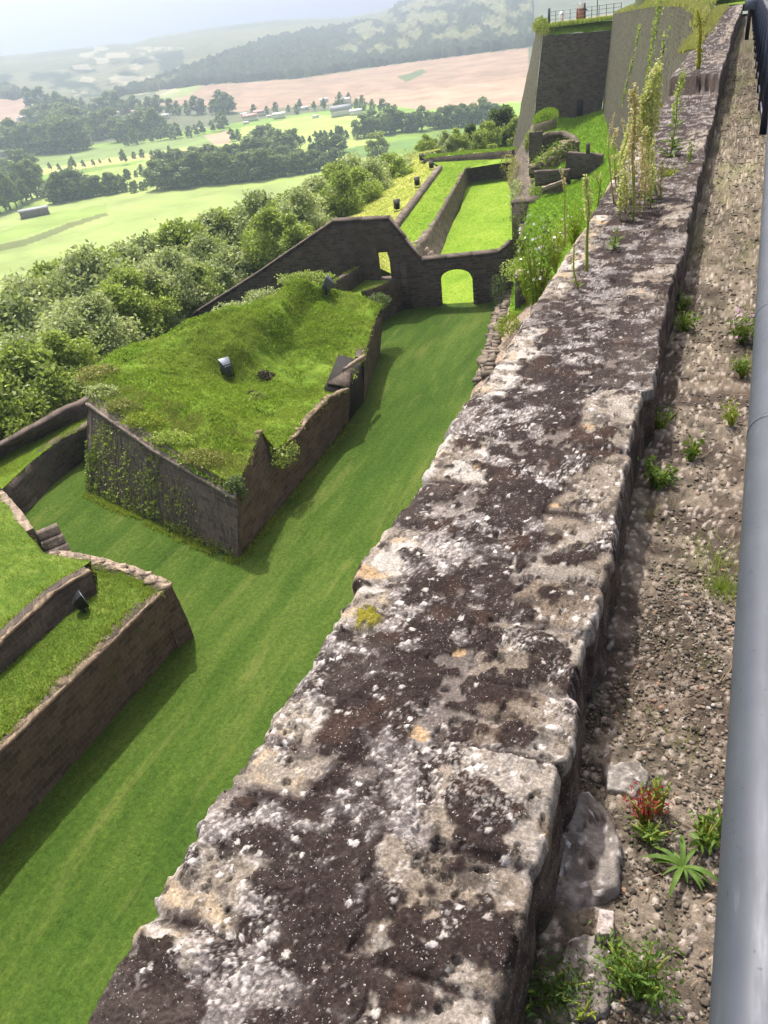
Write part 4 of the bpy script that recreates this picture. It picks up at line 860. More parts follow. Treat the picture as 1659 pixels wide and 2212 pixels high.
# floodlights: grey ones stand on the outwork and covered way, black ones on the far slope
def floodlight(loc, rz, s, mat, label, group, tilt=.35):
    e = empty('floodlight', loc, rz); tag(e, label, 'floodlight', group)
    mb = MB(); T = lambda v: A3(v[0], v[1]*math.cos(tilt)-v[2]*math.sin(tilt), v[1]*math.sin(tilt)+v[2]*math.cos(tilt))*s+A3(0, 0, .12*s)
    fr, bk = .30, .17; zs = (0, .78)
    V = [T(v) for v in [(-.26, fr, 0), (.26, fr, 0), (.30, fr, .8), (-.30, fr, .8), (-.2, -bk, .08), (.2, -bk, .08), (.2, -bk, .6), (-.2, -bk, .6)]]
    mb.add(V, [[3, 2, 1, 0], [4, 5, 6, 7], [0, 1, 5, 4], [1, 2, 6, 5], [2, 3, 7, 6], [3, 0, 4, 7]])
    for k in range(5):
        z = .16+k*.09; V = [T(v) for v in [(-.17, -bk-.06, z), (.17, -bk-.06, z), (.17, -bk-.06, z+.02), (-.17, -bk-.06, z+.02), (-.18, -bk+.03, z), (.18, -bk+.03, z), (.18, -bk+.03, z+.02), (-.18, -bk+.03, z+.02)]]
        mb.add(V, BOXF)
    h = mb.build('housing', mat, e)
    b = h.modifiers.new('b', 'BEVEL'); b.width = .012*s; b.segments = 2
    mb = MB(); V = [T(v) for v in [(-.23, fr+.012, .04), (.23, fr+.012, .04), (.26, fr+.012, .76), (-.26, fr+.012, .76)]]; V += [v-T((0, .02, 0))+T((0, 0, 0)) for v in V]; mb.add(V, [[3, 2, 1, 0], [4, 5, 6, 7], [0, 1, 5, 4], [1, 2, 6, 5], [2, 3, 7, 6], [3, 0, 4, 7]]); mb.build('front_glass', GLASS, e)
    mb = MB(); box(mb, (-.31*s, 0, .22*s), (.03*s, .06*s, .5*s)); box(mb, (.31*s, 0, .22*s), (.03*s, .06*s, .5*s)); box(mb, (0, 0, -.02*s), (.66*s, .12*s, .06*s)); mb.build('bracket', BLACK, e)
    return e
floodlight(on_turf(540, 875), .9, .92, GREYM, 'grey box floodlight standing in the middle of the outwork turf', 'floodlights around the ditch', .1)
floodlight(on_turf(775, 686, 3.7)+A3(0, 0, .05), 1.9, .95, GREYM, 'grey floodlight tilted on the far crest of the outwork', 'floodlights around the ditch', .5)

# counterscarp, covered way and traverse on the left
zc = 2.3; zf = 1.35
c0 = P(401, 1367, zc); near_t = [A3(-14.9, -6, zc), P(0, 1758, zc), c0]; near_b = [A3(-14.75, -6, 0), P(0, 1985, 0), P(429, 1503, 0)]
cw = empty('counterscarp_wall', tuple(near_b[-1])); tag(cw, 'long dark ditch wall in shade with a ragged pale stone edge, at the lower left', 'wall')
under(wall('wall_face', near_b, near_t, .45, WALL_DARK, None, .05, 90, 1, zback=-.3, jag=.05, seed=2), cw)
mb = MB(); r = np.random.default_rng(8)
for q in resample(near_t, 66):
    if r.uniform() < .16: box(mb, q+A3(-.08-r.uniform(0, .12), 0, r.uniform(-.035, .0)), (r.uniform(.14, .42), r.uniform(.2, .6), .1), r.uniform(-.3, .3), r.uniform(-.06, .06), .45)
mb.add(*ribbon(near_t, .07, .24, 1, 3)); under(mb.build('edge_stones', EDGE), cw)
ret = [c0, P(314, 1330, zc), P(215, 1305, zc), P(130, 1291, zc)]
rt = empty('rubble_wall', tuple(c0)); tag(rt, 'rubble-topped return wall running left from the corner of the dark ditch wall', 'wall')
under(wall('wall_face', led(ret, (.1, .15, -zc)), ret, .5, WALL_DARK, None, .05, 30, 1, zback=-.3, jag=.06, seed=5), rt)
mb = MB()
for q in resample(ret, 46):
    for k in range(1): box(mb, q+A3(r.uniform(-.1, .1), -.2-k*.22+r.uniform(-.08, .08), r.uniform(-.02, .05)), (r.uniform(.2, .6), r.uniform(.16, .3), r.uniform(.05, .11)), r.uniform(-.7, .7), r.uniform(-.12, .12), .45)
mb.add(*ribbon(ret, .2, .5, 1, 9)); under(mb.build('edge_stones', WALL_RUB), rt)
s0, s1 = P(130, 1291, zc-.05), P(78, 1236, zc-.25); 
st = empty('stone_steps', tuple(P(128, 1288, 1.0))); tag(st, 'short flight of stone steps going down into the ditch at the left', 'steps')
mb = MB(); a, b = P(80, 1243, 1.75), P(108, 1284, 1.75); hd = nrm(A3(*(b-a)[:2], 0)); pd = A3(-hd[1], hd[0], 0); 
for k in range(6):
    t0 = a+(b-a)*(k/4.6)
    hexa(mb, [t0+A3(0, 0, -2.3-.0), t0+hd*.34+A3(0, 0, -2.3), t0+hd*.34+pd*.8+A3(0, 0, -2.3), t0+pd*.8+A3(0, 0, -2.3)], [t0+A3(0, 0, -.05-.26*k), t0+hd*.34+A3(0, 0, -.05-.26*k), t0+hd*.34+pd*.8+A3(0, 0, -.05-.26*k), t0+pd*.8+A3(0, 0, -.05-.26*k)])
under(mb.build('treads', WALL_GREY), st)
cwl = [P(78, 1236, 2.0), P(40, 1185, 1.7), P(5, 1147, 1.4)]
fw = empty('counterscarp_wall', tuple(cwl[0])); tag(fw, 'stone-edged ditch wall seen from behind, between the steps and the far corner at the left', 'wall')
under(wall('wall_face', led(cwl, (.1, .1, -2.2)), cwl, .4, WALL_RUB, None, .04, 22, 1, zback=-.4, jag=.05, seed=6), fw)
fb = [A3(*(cwl[-1][:2]), -.4), P(70, 1195, 0), P(130, 1130, 0), P(206, 1072, 0), P(206, 1072, 0)+A3(-.2, 3, 0)]
ft = [cwl[-1], P(70, 1085, 1.4), P(140, 1030, 1.5), P(203, 1000, 1.5), P(203, 1000, 1.5)+A3(-.2, 3, 0)]
fc = empty('counterscarp_wall', tuple(fb[1])); tag(fc, 'dark curved ditch wall left of the outwork, the lower of two with a grass ledge between', 'wall')
under(wall('wall_face', fb, ft, .4, WALL_DARK, None, .05, 44, 1, zback=-.4, jag=.06, seed=9), fc)
bt = [P(-60, 1090, 2.1), P(0, 1048, 2.15), P(90, 997, 2.2), P(150, 962, 2.2), P(203, 938, 2.2), P(203, 938, 2.2)+A3(-.1, 3, 0)]
bb = [P(-60, 1105, 1.5), P(0, 1064, 1.5), P(90, 1032, 1.4), P(150, 1000, 1.4), P(203, 980, 1.45), P(203, 980, 1.45)+A3(-.1, 3, 0)]
bw_ = empty('covered_way_wall', tuple(bb[1])); tag(bw_, 'low dark curved wall under the shrubs at the far left, upper of two with a grass ledge between', 'wall')
under(wall('wall_face', bb, bt, .5, WALL_DARK, None, .05, 40, 1, zback=-.5, jag=.05, seed=11), bw_)
S, _, _ = coons([p+A3(-.02, .05, .0) for p in ft], [p+A3(.05, -.05, .02) for p in bb], [ft[0], P(-40, 1110, 1.45), bb[0]], [ft[-1], bb[-1]], 60, 20); surface('grass_ledge', S, TURF, amp=.05, seed=3, flip=False); LEDGE = S
g = scatter(S, 5000, 4); o = blades('ledge_grass', g, .04, .12, .014, BLADE, None, .9, 3, .05, 6); tag(o, 'short grass on the ledge between the two curved walls', 'grass', kind='stuff')
LAWNT = m_grass('covered_way_turf', ((.065, .125, .018), (.11, .18, .026), (.19, .25, .05)), 1.6, dry=.4)
# covered way lawn (lower strip along the ditch, higher ground behind the traverse)
tw_t = [A3(-17.0, -6, 3.0), P(0, 1505, 3.0), P(195, 1335, 3.0)]
lo1 = [A3(-15.15, -6, zc), P(0, 1758, zc)+A3(-.3, 0, 0), c0+A3(-.3, -.3, 0)]
lo0 = [A3(-17.1, -6, zc), P(0, 1582, zc), P(165, 1437, zc), P(230, 1388, zc), P(240, 1312, zc-.02)+A3(0, -.3, 0)]
S, _, _ = coons(lo0, lo1, [lo0[0], lo1[0]], [lo0[-1], P(314, 1330, zc)+A3(0, -.35, 0), lo1[-1]], 80, 24); _, S1 = surface('covered_way_lawn', S, LAWNT, amp=.05, seed=5, flip=True)
up1 = [A3(-17.2, -6, 2.97), P(0, 1500, 2.97), P(190, 1332, 2.95), P(215, 1310, zc+.05), P(215, 1305, zc)+A3(0, -.3, 0)]
up0 = [A3(-31, -6, 3.2), A3(-31, 8, 2.6), cwl[-1]+A3(-2, -1, .2), cwl[-1]+A3(-.2, -.1, 0)]
S, _, _ = coons(up0, up1, [up0[0], up1[0]], [up0[-1], cwl[1]+A3(-.2, -.2, 0), cwl[0]+A3(-.2, -.2, 0), P(130, 1291, zc)+A3(-.3, -.3, 0), up1[-1]], 70, 50); _, S2 = surface('covered_way_lawn', S, LAWNT, amp=.10, seed=6, flip=True)
LAWNB = m_leaf('lawn_blades', (.10, .18, .025), (.29, .37, .08), .45)
for s_, n_, sd in ((S1, 14000, 1), (S2, 24000, 2)):
    g = scatter(s_, n_, sd); g = g[g[:, 1] > 3]; o = blades('lawn_grass', g, .04, .12, .013, LAWNB, None, .9, 3, .05, 10+sd); tag(o, 'short rough grass on the lawn by the ditch', 'grass', kind='stuff')
tv = empty('traverse_wall', tuple(P(165, 1435, zc))); tag(tv, 'thick stub of wall retaining the upper lawn, with a floodlight at its end', 'wall')
tb = [A3(-16.95, -6, zc-.2), P(0, 1582, zc-.1), P(165, 1437, zc-.1), P(228, 1392, zc-.1)]; tt_ = [A3(-16.95, -6, 3.0), P(0, 1505, 3.0), P(130, 1385, 3.0), P(212, 1338, 3.02)]
under(wall('wall_face', tb, tt_, .42, WALL_DARK, None, .045, 50, 1, zback=zc-.2, jag=.06, seed=21), tv)
mb = MB()
for q in resample(tt_, 60)[20:]:
    if r.uniform() < .12: box(mb, q+A3(-.2, 0, r.uniform(-.05, -.02)), (r.uniform(.2, .4), r.uniform(.2, .5), .1), r.uniform(-.4, .4), r.uniform(-.1, .1), .45)
mb.add(*ribbon(tt_, .07, .26, 1, 8)); under(mb.build('edge_stones', EDGE), tv)
floodlight(P(195, 1428, zc+.03), -.6, .62, BLACK, 'black boxy floodlight on the grass beside the end of the traverse wall', 'floodlights around the ditch', .2)
strip_grass([p+A3(-.35, 0, .02) for p in near_t], 1500, .12, .05, .16, 'grass fringe along the edge of the long dark ditch wall', 60)
strip_grass([p+A3(-.5, 0, .0) for p in tt_], 700, .1, .05, .14, 'grass fringe along the top of the thick stub wall', 61)
strip_grass([p+A3(0, -.5, .0) for p in ret], 500, .12, .05, .14, 'grass fringe along the rubble-topped return wall', 62)
strip_grass([p+A3(.1, 0, -zc) for p in near_b], 1600, .1, .04, .14, 'longer grass along the foot of the long dark ditch wall', 63)
g = scatter(HI, 22000, 93); o = blades('ditch_grass', g, .02, .07, .02, BLADEB, None, .9, 3, .06, 94); tag(o, 'short bright grass in the upper ditch', 'grass', kind='stuff')
# ------------------------------------------------------------------ gate wall
ga, gb = P(946, 723, 0), P(1170, 707, 0); gd = nrm(A3(*(gb-ga)[:2], 0)); gn = A3(-gd[1], gd[0], 0)   # gn points away from camera
G = lambda px, py: PV(px, py, ga, gb)
sOf = lambda p: (p-ga).dot(gd)
out_ = [G(330, 815), G(395, 775), G(600, 645), G(781, 521), G(912, 515), G(988, 612), G(1168, 594), G(1196, 569)]
ts = np.array([sOf(p) for p in out_]); tz = np.array([p[2] for p in out_])
dw = [sOf(G(883, 594)), sOf(G(911, 590))]; dz = (2.0, 3.7); aw = [sOf(G(1035, 700)), sOf(G(1109, 690))]; az0 = 1.62; az1 = 2.28
gw = empty('gate_wall', tuple(ga)); tag(gw, 'high dark gabled cross wall with an arched gateway and a small doorway, closing the ditch', 'wall')
def gatewall():
    ex = sorted(set(list(np.linspace(ts[0], ts[-1], 110))+list(ts)+dw+list(np.linspace(aw[0], aw[1], 15)))); ex = np.array(ex); mb = MB(); TH = .7
    def quad(s0, s1, z00, z01, z10, z11):   # a block with sloping floor and top
        nz = max(1, int(max(z10-z00, z11-z01)/.4))
        b = [ga+gd*s0+A3(0, 0, z00), ga+gd*s1+A3(0, 0, z01)]; t = [ga+gd*s0+A3(0, 0, z10), ga+gd*s1+A3(0, 0, z11)]
        for k in range(nz):
            f0, f1 = k/nz, (k+1)/nz; B = [b[i]+(t[i]-b[i])*f0 for i in (0, 1)]; T = [b[i]+(t[i]-b[i])*f1 for i in (0, 1)]
            fr_ = [B[0], B[1], T[1], T[0]]; V = [jit(p) for p in fr_]+[jit(p)+gn*TH for p in fr_]
            mb.add(V, [[0, 1, 2, 3], [5, 4, 7, 6]]+([[3, 2, 6, 7]] if k == nz-1 else [])+([[1, 0, 4, 5]] if k == 0 else []))
    def jit(p):
        n1 = fbm(np.array([p[0]*1.1]), np.array([p[2]*1.1]), None, 4, 77)[0]-.5; return p+gn*n1*.09
    top = lambda s: np.interp(s, ts, tz)
    cx, rx = (aw[0]+aw[1])/2, (aw[1]-aw[0])/2
    arch = lambda s: az0+(az1-az0)*math.sqrt(max(0, 1-((s-cx)/rx)**2))
    for s0, s1 in zip(ex[:-1], ex[1:]):
        if s1-s0 < 1e-4: continue
        m = (s0+s1)/2
        if dw[0] < m < dw[1]: quad(s0, s1, -1.2, -1.2, dz[0], dz[0]); quad(s0, s1, dz[1], dz[1]-.0, top(s0), top(s1))
        elif aw[0] < m < aw[1]: quad(s0, s1, arch(s0), arch(s1), top(s0), top(s1))
        else: quad(s0, s1, -1.2, -1.2, top(s0), top(s1))
    for s, z0, z1, sg in ((dw[0], dz[0], dz[1], 1), (dw[1], dz[0], dz[1], -1), (aw[0], -.2, az0, 1), (aw[1], -.2, az0, -1), (ts[0], -1.2, tz[0], -1), (ts[-1], -.3, tz[-1], 1)):
        b, t = ga+gd*s+A3(0, 0, z0), ga+gd*s+A3(0, 0, z1); V = [jit(b), jit(t), jit(t)+gn*TH, jit(b)+gn*TH]; mb.add(V, [[0, 1, 2, 3]] if sg > 0 else [[3, 2, 1, 0]])
    under(mb.build('wall_body', WALL_DARK), gw)
gatewall()
mb = MB()
for i in range(len(out_)-1):
    p, q = out_[i], out_[i+1]; n = max(1, int(np.linalg.norm(q-p)/1.3))
    for k in range(n):
        a, b = p+(q-p)*(k/n), p+(q-p)*((k+.99)/n); j = r.uniform(-.004, .006); o1 = gn*-.07; o2 = gn*.77; z0 = A3(0, 0, .004+j*.2); z1 = A3(0, 0, .10+j)
        hexa(mb, [a+o1+z0, b+o1+z0, b+o2+z0, a+o2+z0], [a+o1+z1, b+o1+z1, b+o2+z1, a+o2+z1])
under(mb.build('coping', WALL_DARK), gw)
mb = MB(); cx, rx = (aw[0]+aw[1])/2, (aw[1]-aw[0])/2
for k in range(15):
    a0, a1 = math.pi*k/15, math.pi*(k+.94)/15
    pt = lambda a, e: ga+gd*(cx-(rx+e)*math.cos(a))+A3(0, 0, az0+(az1-az0+e)*math.sin(a))
    V = [pt(a0, .012), pt(a1, .012), pt(a1, .24), pt(a0, .24)]; hexa(mb, [v+gn*.02 for v in V], [v-gn*.055 for v in V])
for s, sg in ((aw[0], -1), (aw[1], 1)):
    for k in range(6):
        w2 = .24 if k % 2 else .36; V = [ga+gd*s+gd*sg*.012+A3(0, 0, -.05+k*.275), ga+gd*(s+sg*w2)+A3(0, 0, -.05+k*.275), ga+gd*(s+sg*w2)+A3(0, 0, -.05+k*.275+.262), ga+gd*s+gd*sg*.012+A3(0, 0, -.05+k*.275+.262)]; hexa(mb, [v+gn*.02 for v in V], [v-gn*.05 for v in V])
under(mb.build('arch_surround', WALL_DARK), gw)
mb = MB(); b0 = ga+gd*(sOf(G(946, 700)))-gn*.16
hexa(mb, [b0+gd*-.02, b0+gd*.5, b0+gd*.5+gn*.2, b0+gn*.2], [b0+A3(0, 0, 3.0)+gn*.12, b0+gd*.45+A3(0, 0, 3.0)+gn*.12, b0+gd*.45+A3(0, 0, 3.0)+gn*.2, b0+A3(0, 0, 3.0)+gn*.2]); under(mb.build('buttress', WALL_DARK), gw)
# two short walls between the outwork and the gate wall, and the ramp between them
w1t = [P(775, 668, 3.0), G(845, 626)]; w1t = [P(779, 664, 3.0), A3(*(P(845, 626, 2.95))[:2], 2.95)]
o = wall('side_wall', [A3(w1t[0][0], w1t[0][1], 1.4), A3(w1t[1][0], w1t[1][1], 1.2)], w1t, .4, WALL_DARK, None, .04, 14, 1, zback=.5, seed=31); tag(o, 'short dark wall with a grassy top climbing to the gate wall, left of the small doorway', 'wall')
e2 = A3(*P(927, 657, 2.15)[:2], 2.15); w2t = [P(858, 682, 2.35), e2]
o = wall('side_wall', [P(893, 757, 0), P(944, 726, 0)], w2t, .4, WALL_DARK, None, .04, 14, 1, zback=-.2, seed=33); tag(o, 'dark retaining wall below the small doorway, between the outwork and the gate wall', 'wall')
S, _, _ = coons([w1t[0]+A3(0, -1, -1.2), w1t[1]+A3(0, .3, -.95)], [w2t[0]+A3(-.2, -1, -.2), w2t[1]+A3(-.2, .3, -.12)], [w1t[0]+A3(0, -1, -1.2), w2t[0]+A3(-.2, -1, -.2)], [w1t[1]+A3(0, .3, -.95), w2t[1]+A3(-.2, .3, -.12)], 16, 10); _, S = surface('grass_ramp', S, TURF, amp=.08, seed=8, flip=False)
strip_grass([w1t[0]+A3(-.2, 0, .02), w1t[1]+A3(-.2, 0, .02)], 260, .09, .04, .12, 'grass growing along the top of the short wall by the doorway', 5)
strip_grass([w2t[0]+A3(-.2, 0, .02), w2t[1]+A3(-.2, 0, .02)], 260, .09, .04, .12, 'grass growing along the top of the retaining wall by the doorway', 6)
# shrubs behind the outwork against the gate wall
for i, (x, y, z, rr, n, mt, lb) in enumerate([(560, 728, 3.3, (1.9, .9, .5), 1700, LEAF_A, 'pale grey-green scrub behind the outwork crest, left of three'), (625, 700, 3.4, (1.7, .9, .6), 1700, LEAF_A, 'pale scrub with upright shoots behind the outwork crest, middle of three'), (715, 655, 3.3, (2.0, .8, .5), 1700, LEAF_B, 'green scrub at the foot of the gate wall left of the short side wall')]):
    leafmass('scrub', P(x, y, z), rr, n, .075, mt, lb, 40+i, cat='shrub')
# ground behind the gate wall's left half and under the trees comes with the hillside
# ------------------------------------------------------------------ upper ditch beyond the gate
zt_ = 1.7
ub = [P(1030, 606, 0)+A3(.3, -2.5, 0), P(1030, 605, 0), P(1060, 525, 0), P(1100, 424, 0)]; ut = [P(994, 561, zt_)+A3(.2, -4, 0), P(994, 561, zt_), P(1030, 503, zt_), P(1091, 397, zt_)]
o = wall('ditch_wall', ub, ut, .5, WALL_GREY, None, .06, 60, 1, zback=-.3, jag=.06, seed=41); tag(o, 'rough stone wall along the left of the sunlit upper ditch', 'wall')
eb = [P(1100, 424, 0), P(1140, 415, 0), P(1192, 408, 0)]; et = [P(1091, 397, zt_), P(1110, 388, zt_), P(1150, 382, zt_), P(1192, 380, zt_)]
o = wall('ditch_wall', eb, et, .5, WALL_DARK, None, .05, 26, 1, zback=-.3, seed=43); tag(o, 'smooth shaded wall closing the far end of the upper ditch', 'wall')
lt = [P(930, 527, 2.15), P(1036, 388, 2.3)]; lt[0] = lt[0]+(lt[0]-lt[1])*.14
o = wall('low_wall', led(lt, (.05, 0, -.5)), lt, .55, WALL_GREY, None, .05, 50, 1, zback=1.2, jag=.05, seed=44); tag(o, 'low broken stone wall between the bright lawn terrace and the yellow slope', 'wall')
ter = [p+A3(-.2, 0, 0) for p in ut]+[P(1091, 397, zt_)+A3(0, 1, 0), P(1110, 386, zt_)]
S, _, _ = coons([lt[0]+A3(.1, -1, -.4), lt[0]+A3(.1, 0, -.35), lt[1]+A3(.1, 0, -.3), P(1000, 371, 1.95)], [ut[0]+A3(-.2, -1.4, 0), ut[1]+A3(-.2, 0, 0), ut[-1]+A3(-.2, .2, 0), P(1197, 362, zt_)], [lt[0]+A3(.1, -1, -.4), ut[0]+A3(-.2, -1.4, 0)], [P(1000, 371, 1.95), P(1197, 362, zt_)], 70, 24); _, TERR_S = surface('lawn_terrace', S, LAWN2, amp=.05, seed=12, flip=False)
S_, _, _ = coons([P(1092, 395, zt_), P(1197, 379, zt_)], [P(1075, 380, zt_), P(1197, 360, zt_)], [P(1092, 395, zt_), P(1075, 380, zt_)], [P(1197, 379, zt_), P(1197, 360, zt_)], 12, 6); surface('lawn_terrace', S_+A3(0, 0, .006), LAWN2, amp=.02, seed=12, flip=False)
g0 = [G(905, 512)+gn*1.0, lt[0]+A3(-.5, 0, -.2), lt[1]+A3(-.5, 0, -.2), P(985, 366, 2.2), P(985, 366, 2.2)+A3(0, 8, -.5)]
g1 = [G(775, 525)+gn*.9+A3(0, 0, -1.6), P(800, 505, .2), P(850, 455, .2), P(905, 400, .4), P(960, 362, 1.2), P(960, 362, .8)+A3(-3, 8, -1)]
g0[0][2] = 2.0
S, _, _ = coons(g1, g0, [g1[0], g0[0]], [g1[-1], g0[-1]], 70, 30); _, S = surface('yellow_slope', S, YTURF, amp=.12, fr=.6, seed=15, flip=True); YS = S
g = scatter(S, 9000, 41); o = blades('slope_grass', g, .05, .18, .028, m_leaf('slope_blades', (.36, .42, .08), (.7, .66, .3), .4), None, .9, 3, .08, 44); tag(o, 'dry yellowish grass on the slope between the trees and the low wall', 'grass', kind='stuff')
for i, (x, y, s, lb) in enumerate([(932, 494, 1.0, 'black floodlight nearest the gate wall on the yellow slope'), (979, 438, .95, 'black floodlight second from the gate wall on the yellow slope'), (1012, 397, .9, 'black floodlight at the far end of the low broken wall'), (989, 379, .9, 'black floodlight farthest from the gate wall, by the long grassy bank')]):
    z = 2.0
    for _ in range(3): q = P(x, y, z); z = height_on(YS, q[0], q[1])
    floodlight(q, .5, s, BLACK, lb, 'floodlights around the ditch', .3)
ht = [P(993, 372, 2.4), P(1090, 362, 2.4), P(1200, 353, 2.4)]
o = wall('grassy_bank', led(ht, (.0, -.4, -.75)), ht, 2.2, WALL_DARK, None, .07, 40, 1, zback=1.0, jag=.06, seed=46); tag(o, 'low dark wall topped with grass crossing the far end of the lawn terrace', 'wall')
for row in (.3, .9, 1.5): strip_grass(led(ht, (0, row, .03)), 700, .2, .08, .25, 'bright grass on top of the far low wall', 50+int(row*10), BLADEB, .03)
S, _, _ = coons(led(ht, (0, .08, .03)), led(ht, (0, 2.1, .05)), [ht[0]+A3(0, .08, .03), ht[0]+A3(0, 2.1, .05)], [ht[-1]+A3(0, .08, .03), ht[-1]+A3(0, 2.1, .05)], 30, 6); surface('bank_turf', S, LAWN2, amp=.03, seed=3, flip=False)
g = scatter(TERR_S, 14000, 95); o = blades('terrace_grass', g, .02, .08, .022, BLADEB, None, .9, 3, .06, 96); tag(o, 'short bright grass on the lawn terrace', 'grass', kind='stuff')
# steps at the near end of the ditch wall, just behind the gate wall
st = empty('stone_steps', tuple(P(1000, 606, 0))); tag(st, 'small flight of stone steps just behind the gate wall, up to the lawn terrace', 'steps')
mb = MB(); q = P(984, 564, zt_)
for k in range(6):
    zt2 = zt_+.05-k*.28; hexa(mb, [q+A3(.32*k-.3, -.9, -3), q+A3(.32*k+.02, -.9, -3), q+A3(.32*k+.02, .1, -3), q+A3(.32*k-.3, .1, -3)], [A3(*(q+A3(.32*k-.3, -.9, 0))[:2], zt2), A3(*(q+A3(.32*k+.02, -.9, 0))[:2], zt2), A3(*(q+A3(.32*k+.02, .1, 0))[:2], zt2), A3(*(q+A3(.32*k-.3, .1, 0))[:2], zt2)])
under(mb.build('treads', WALL_RUB), st)

# ------------------------------------------------------------------ right bank: block, retaining wall, bastion, curtain
dk = empty('square_pier', (-14.6, 62.6, 0)); tag(dk, 'dark square masonry pier at the near right corner of the sunlit upper ditch', 'pier')
mb = MB(); a, b = PY(1199, 477, 62.5), PY(1252, 477, 62.5)
hexa(mb, [A3(a[0]-.02, 62.5, -.2), A3(b[0], 62.5, -.2), A3(b[0], 64.4, -.2), A3(a[0]-.02, 64.4, -.2)], [a, b, b+A3(0, 1.9, 0), a+A3(0, 1.9, 0)]); under(mb.build('masonry', WALL_DARK), dk)
mb = MB(); box(mb, (a+b)/2+A3(0, .95, .07), (b[0]-a[0]+.12, 2.0, .12)); under(mb.build('cap_stone', WALL_DARK), dk)
# wing from the gate wall's right end to the pier
wt = [G(1196, 569)+gn*.75, A3(-12.6, 54, 2.2), A3(-14.6, 62.4, 1.4)]
o = wall('ditch_wall', led(wt, (-.15, 0, -3.2)), wt, .5, WALL_DARK, None, .05, 30, -1, zback=-.3, seed=47); tag(o, 'dark wall running from the right end of the gate wall to the square pier', 'wall')
bc0 = PY(1253, 268, 88); bc = bc0
rb = [A3(-15.2, 64.3, 0), P(1204, 472, 0), P(1193, 430, 0), P(1188, 404, 0)]
rt_ = [A3(-14.2, 65, 2.6), PY(1240, 470, 72), PY(1236, 400, 79), PY(1240, 330, 85), PY(1246, 290, 88)]
rt_ = [p+A3(.0, 0, 0) for p in rt_]
o = wall('retaining_wall', rb, rt_, .6, WALL_GREY, None, .22, 44, -1, zback=0, fr=.8, jag=.1, seed=51); tag(o, 'crumbling battered wall holding up the green slope, at the foot of the tall bastion', 'wall')
bs = empty('bastion', (-18, 88, 0)); tag(bs, 'tall bastion with dark shaded flank, pale lit edge and fenced terrace on top', 'bastion')
tl, tr = PY(1272, 84, 88.6), PY(1440, 70, 88.6); bl, br = PY(1253, 268, 87.6), PY(1411, 254, 87.6)
bl = bl+(bl-tl)*.9; br = br+(br-tr)*.9
S = loft([[bl, br], [tl, tr]], 40, .05, .5, 61, [40]); under(ob('flank_wall', S.reshape(-1, 3), gridf(*S.shape[:2], 0, True), WALL_DARK), bs)
fl0, fl1 = PY(1257, 64, 102), PY(1190, 404, 101); fl1 = A3(fl1[0], fl1[1], fl1[2]); fdir = fl0-fl1
S = loft([[fl1-fdir*.15, bl], [fl0, tl]], 20, .10, .5, 63, [40]); under(ob('face_wall', S.reshape(-1, 3), gridf(*S.shape[:2], 0, True), WALL_LIGHT), bs)
zt2 = tl[2]+.75; zz = A3(0, 0, .75)
tp = [[tl, tr], [tl+zz+A3(.5, .9, 0), tr+zz+A3(0, .9, 0)]]
S = loft(tp, 40, .12, .8, 66, [6]); under(ob('turf_edge', S.reshape(-1, 3), gridf(*S.shape[:2], 0, True), TURF), bs)
tb_ = [tl+zz+A3(.5, .9, 0), tr+zz+A3(0, .9, 0)]; bk = [fl0+A3(1.0, 0, .75), tr+A3(1.5, 16, .75)]; fl0z = fl0[2]
for p in bk: p[2] = zt2
S, _, _ = coons(tb_, bk, [tb_[0], bk[0]], [tb_[1], bk[1]], 20, 14); under(surface('terrace_paving', S, PAVE, None, amp=.03, flip=False)[0], bs)
S = loft([[fl0, tl], [fl0+A3(1.0, 0, .75), tl+zz+A3(.5, .9, 0)]], 16, .1, .8, 67, [4]); under(ob('turf_edge', S.reshape(-1, 3), gridf(*S.shape[:2], 0, True), TURF), bs)
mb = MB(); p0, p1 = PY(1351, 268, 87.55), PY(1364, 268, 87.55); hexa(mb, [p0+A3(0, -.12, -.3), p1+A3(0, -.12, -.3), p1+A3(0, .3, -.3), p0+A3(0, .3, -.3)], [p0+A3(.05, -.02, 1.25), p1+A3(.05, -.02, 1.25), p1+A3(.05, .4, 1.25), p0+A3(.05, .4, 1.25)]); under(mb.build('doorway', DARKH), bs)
q = resample(tp[1], 1500)+RNG.normal(0, .3, (1500, 3))*A3(1, .8, 0)+A3(0, -.2, 0); q[:, 2] = zt2-.12; o = blades('edge_grass', q, .15, .5, .04, BLADE, None, .7, 3, .1, 70); under(o, bs); tag(o, kind='stuff')
q = resample([fl0, tl], 600)+RNG.normal(0, .3, (600, 3))*A3(1, 1, .4)+A3(.3, 0, .2); o = blades('edge_grass', q, .15, .6, .045, BLADED, None, .7, 3, .1, 71); under(o, bs); tag(o, kind='stuff')
leafmass('wall_shrub', PY(1268, 58, 90), (.8, .8, .8), 500, .1, LEAF_Y, 'yellow-green bush on the top left corner of the bastion', 80)
leafmass('wall_shrub', PY(1243, 335, 84), (.7, .9, 1.1), 700, .1, LEAF_Y, 'yellow-green creeper on the shoulder of the retaining wall', 81)
leafmass('wall_shrub', PY(1195, 395, 88), (1.0, 1.2, 1.6), 700, .1, BLADED, 'dry creeper at the foot of the crumbling battered wall', 82)
leafmass('wall_shrub', PY(1260, 450, 70), (.8, .8, .8), 700, .09, LEAF_B, 'bush below the rubble heap at the near end of the crumbling wall', 83)
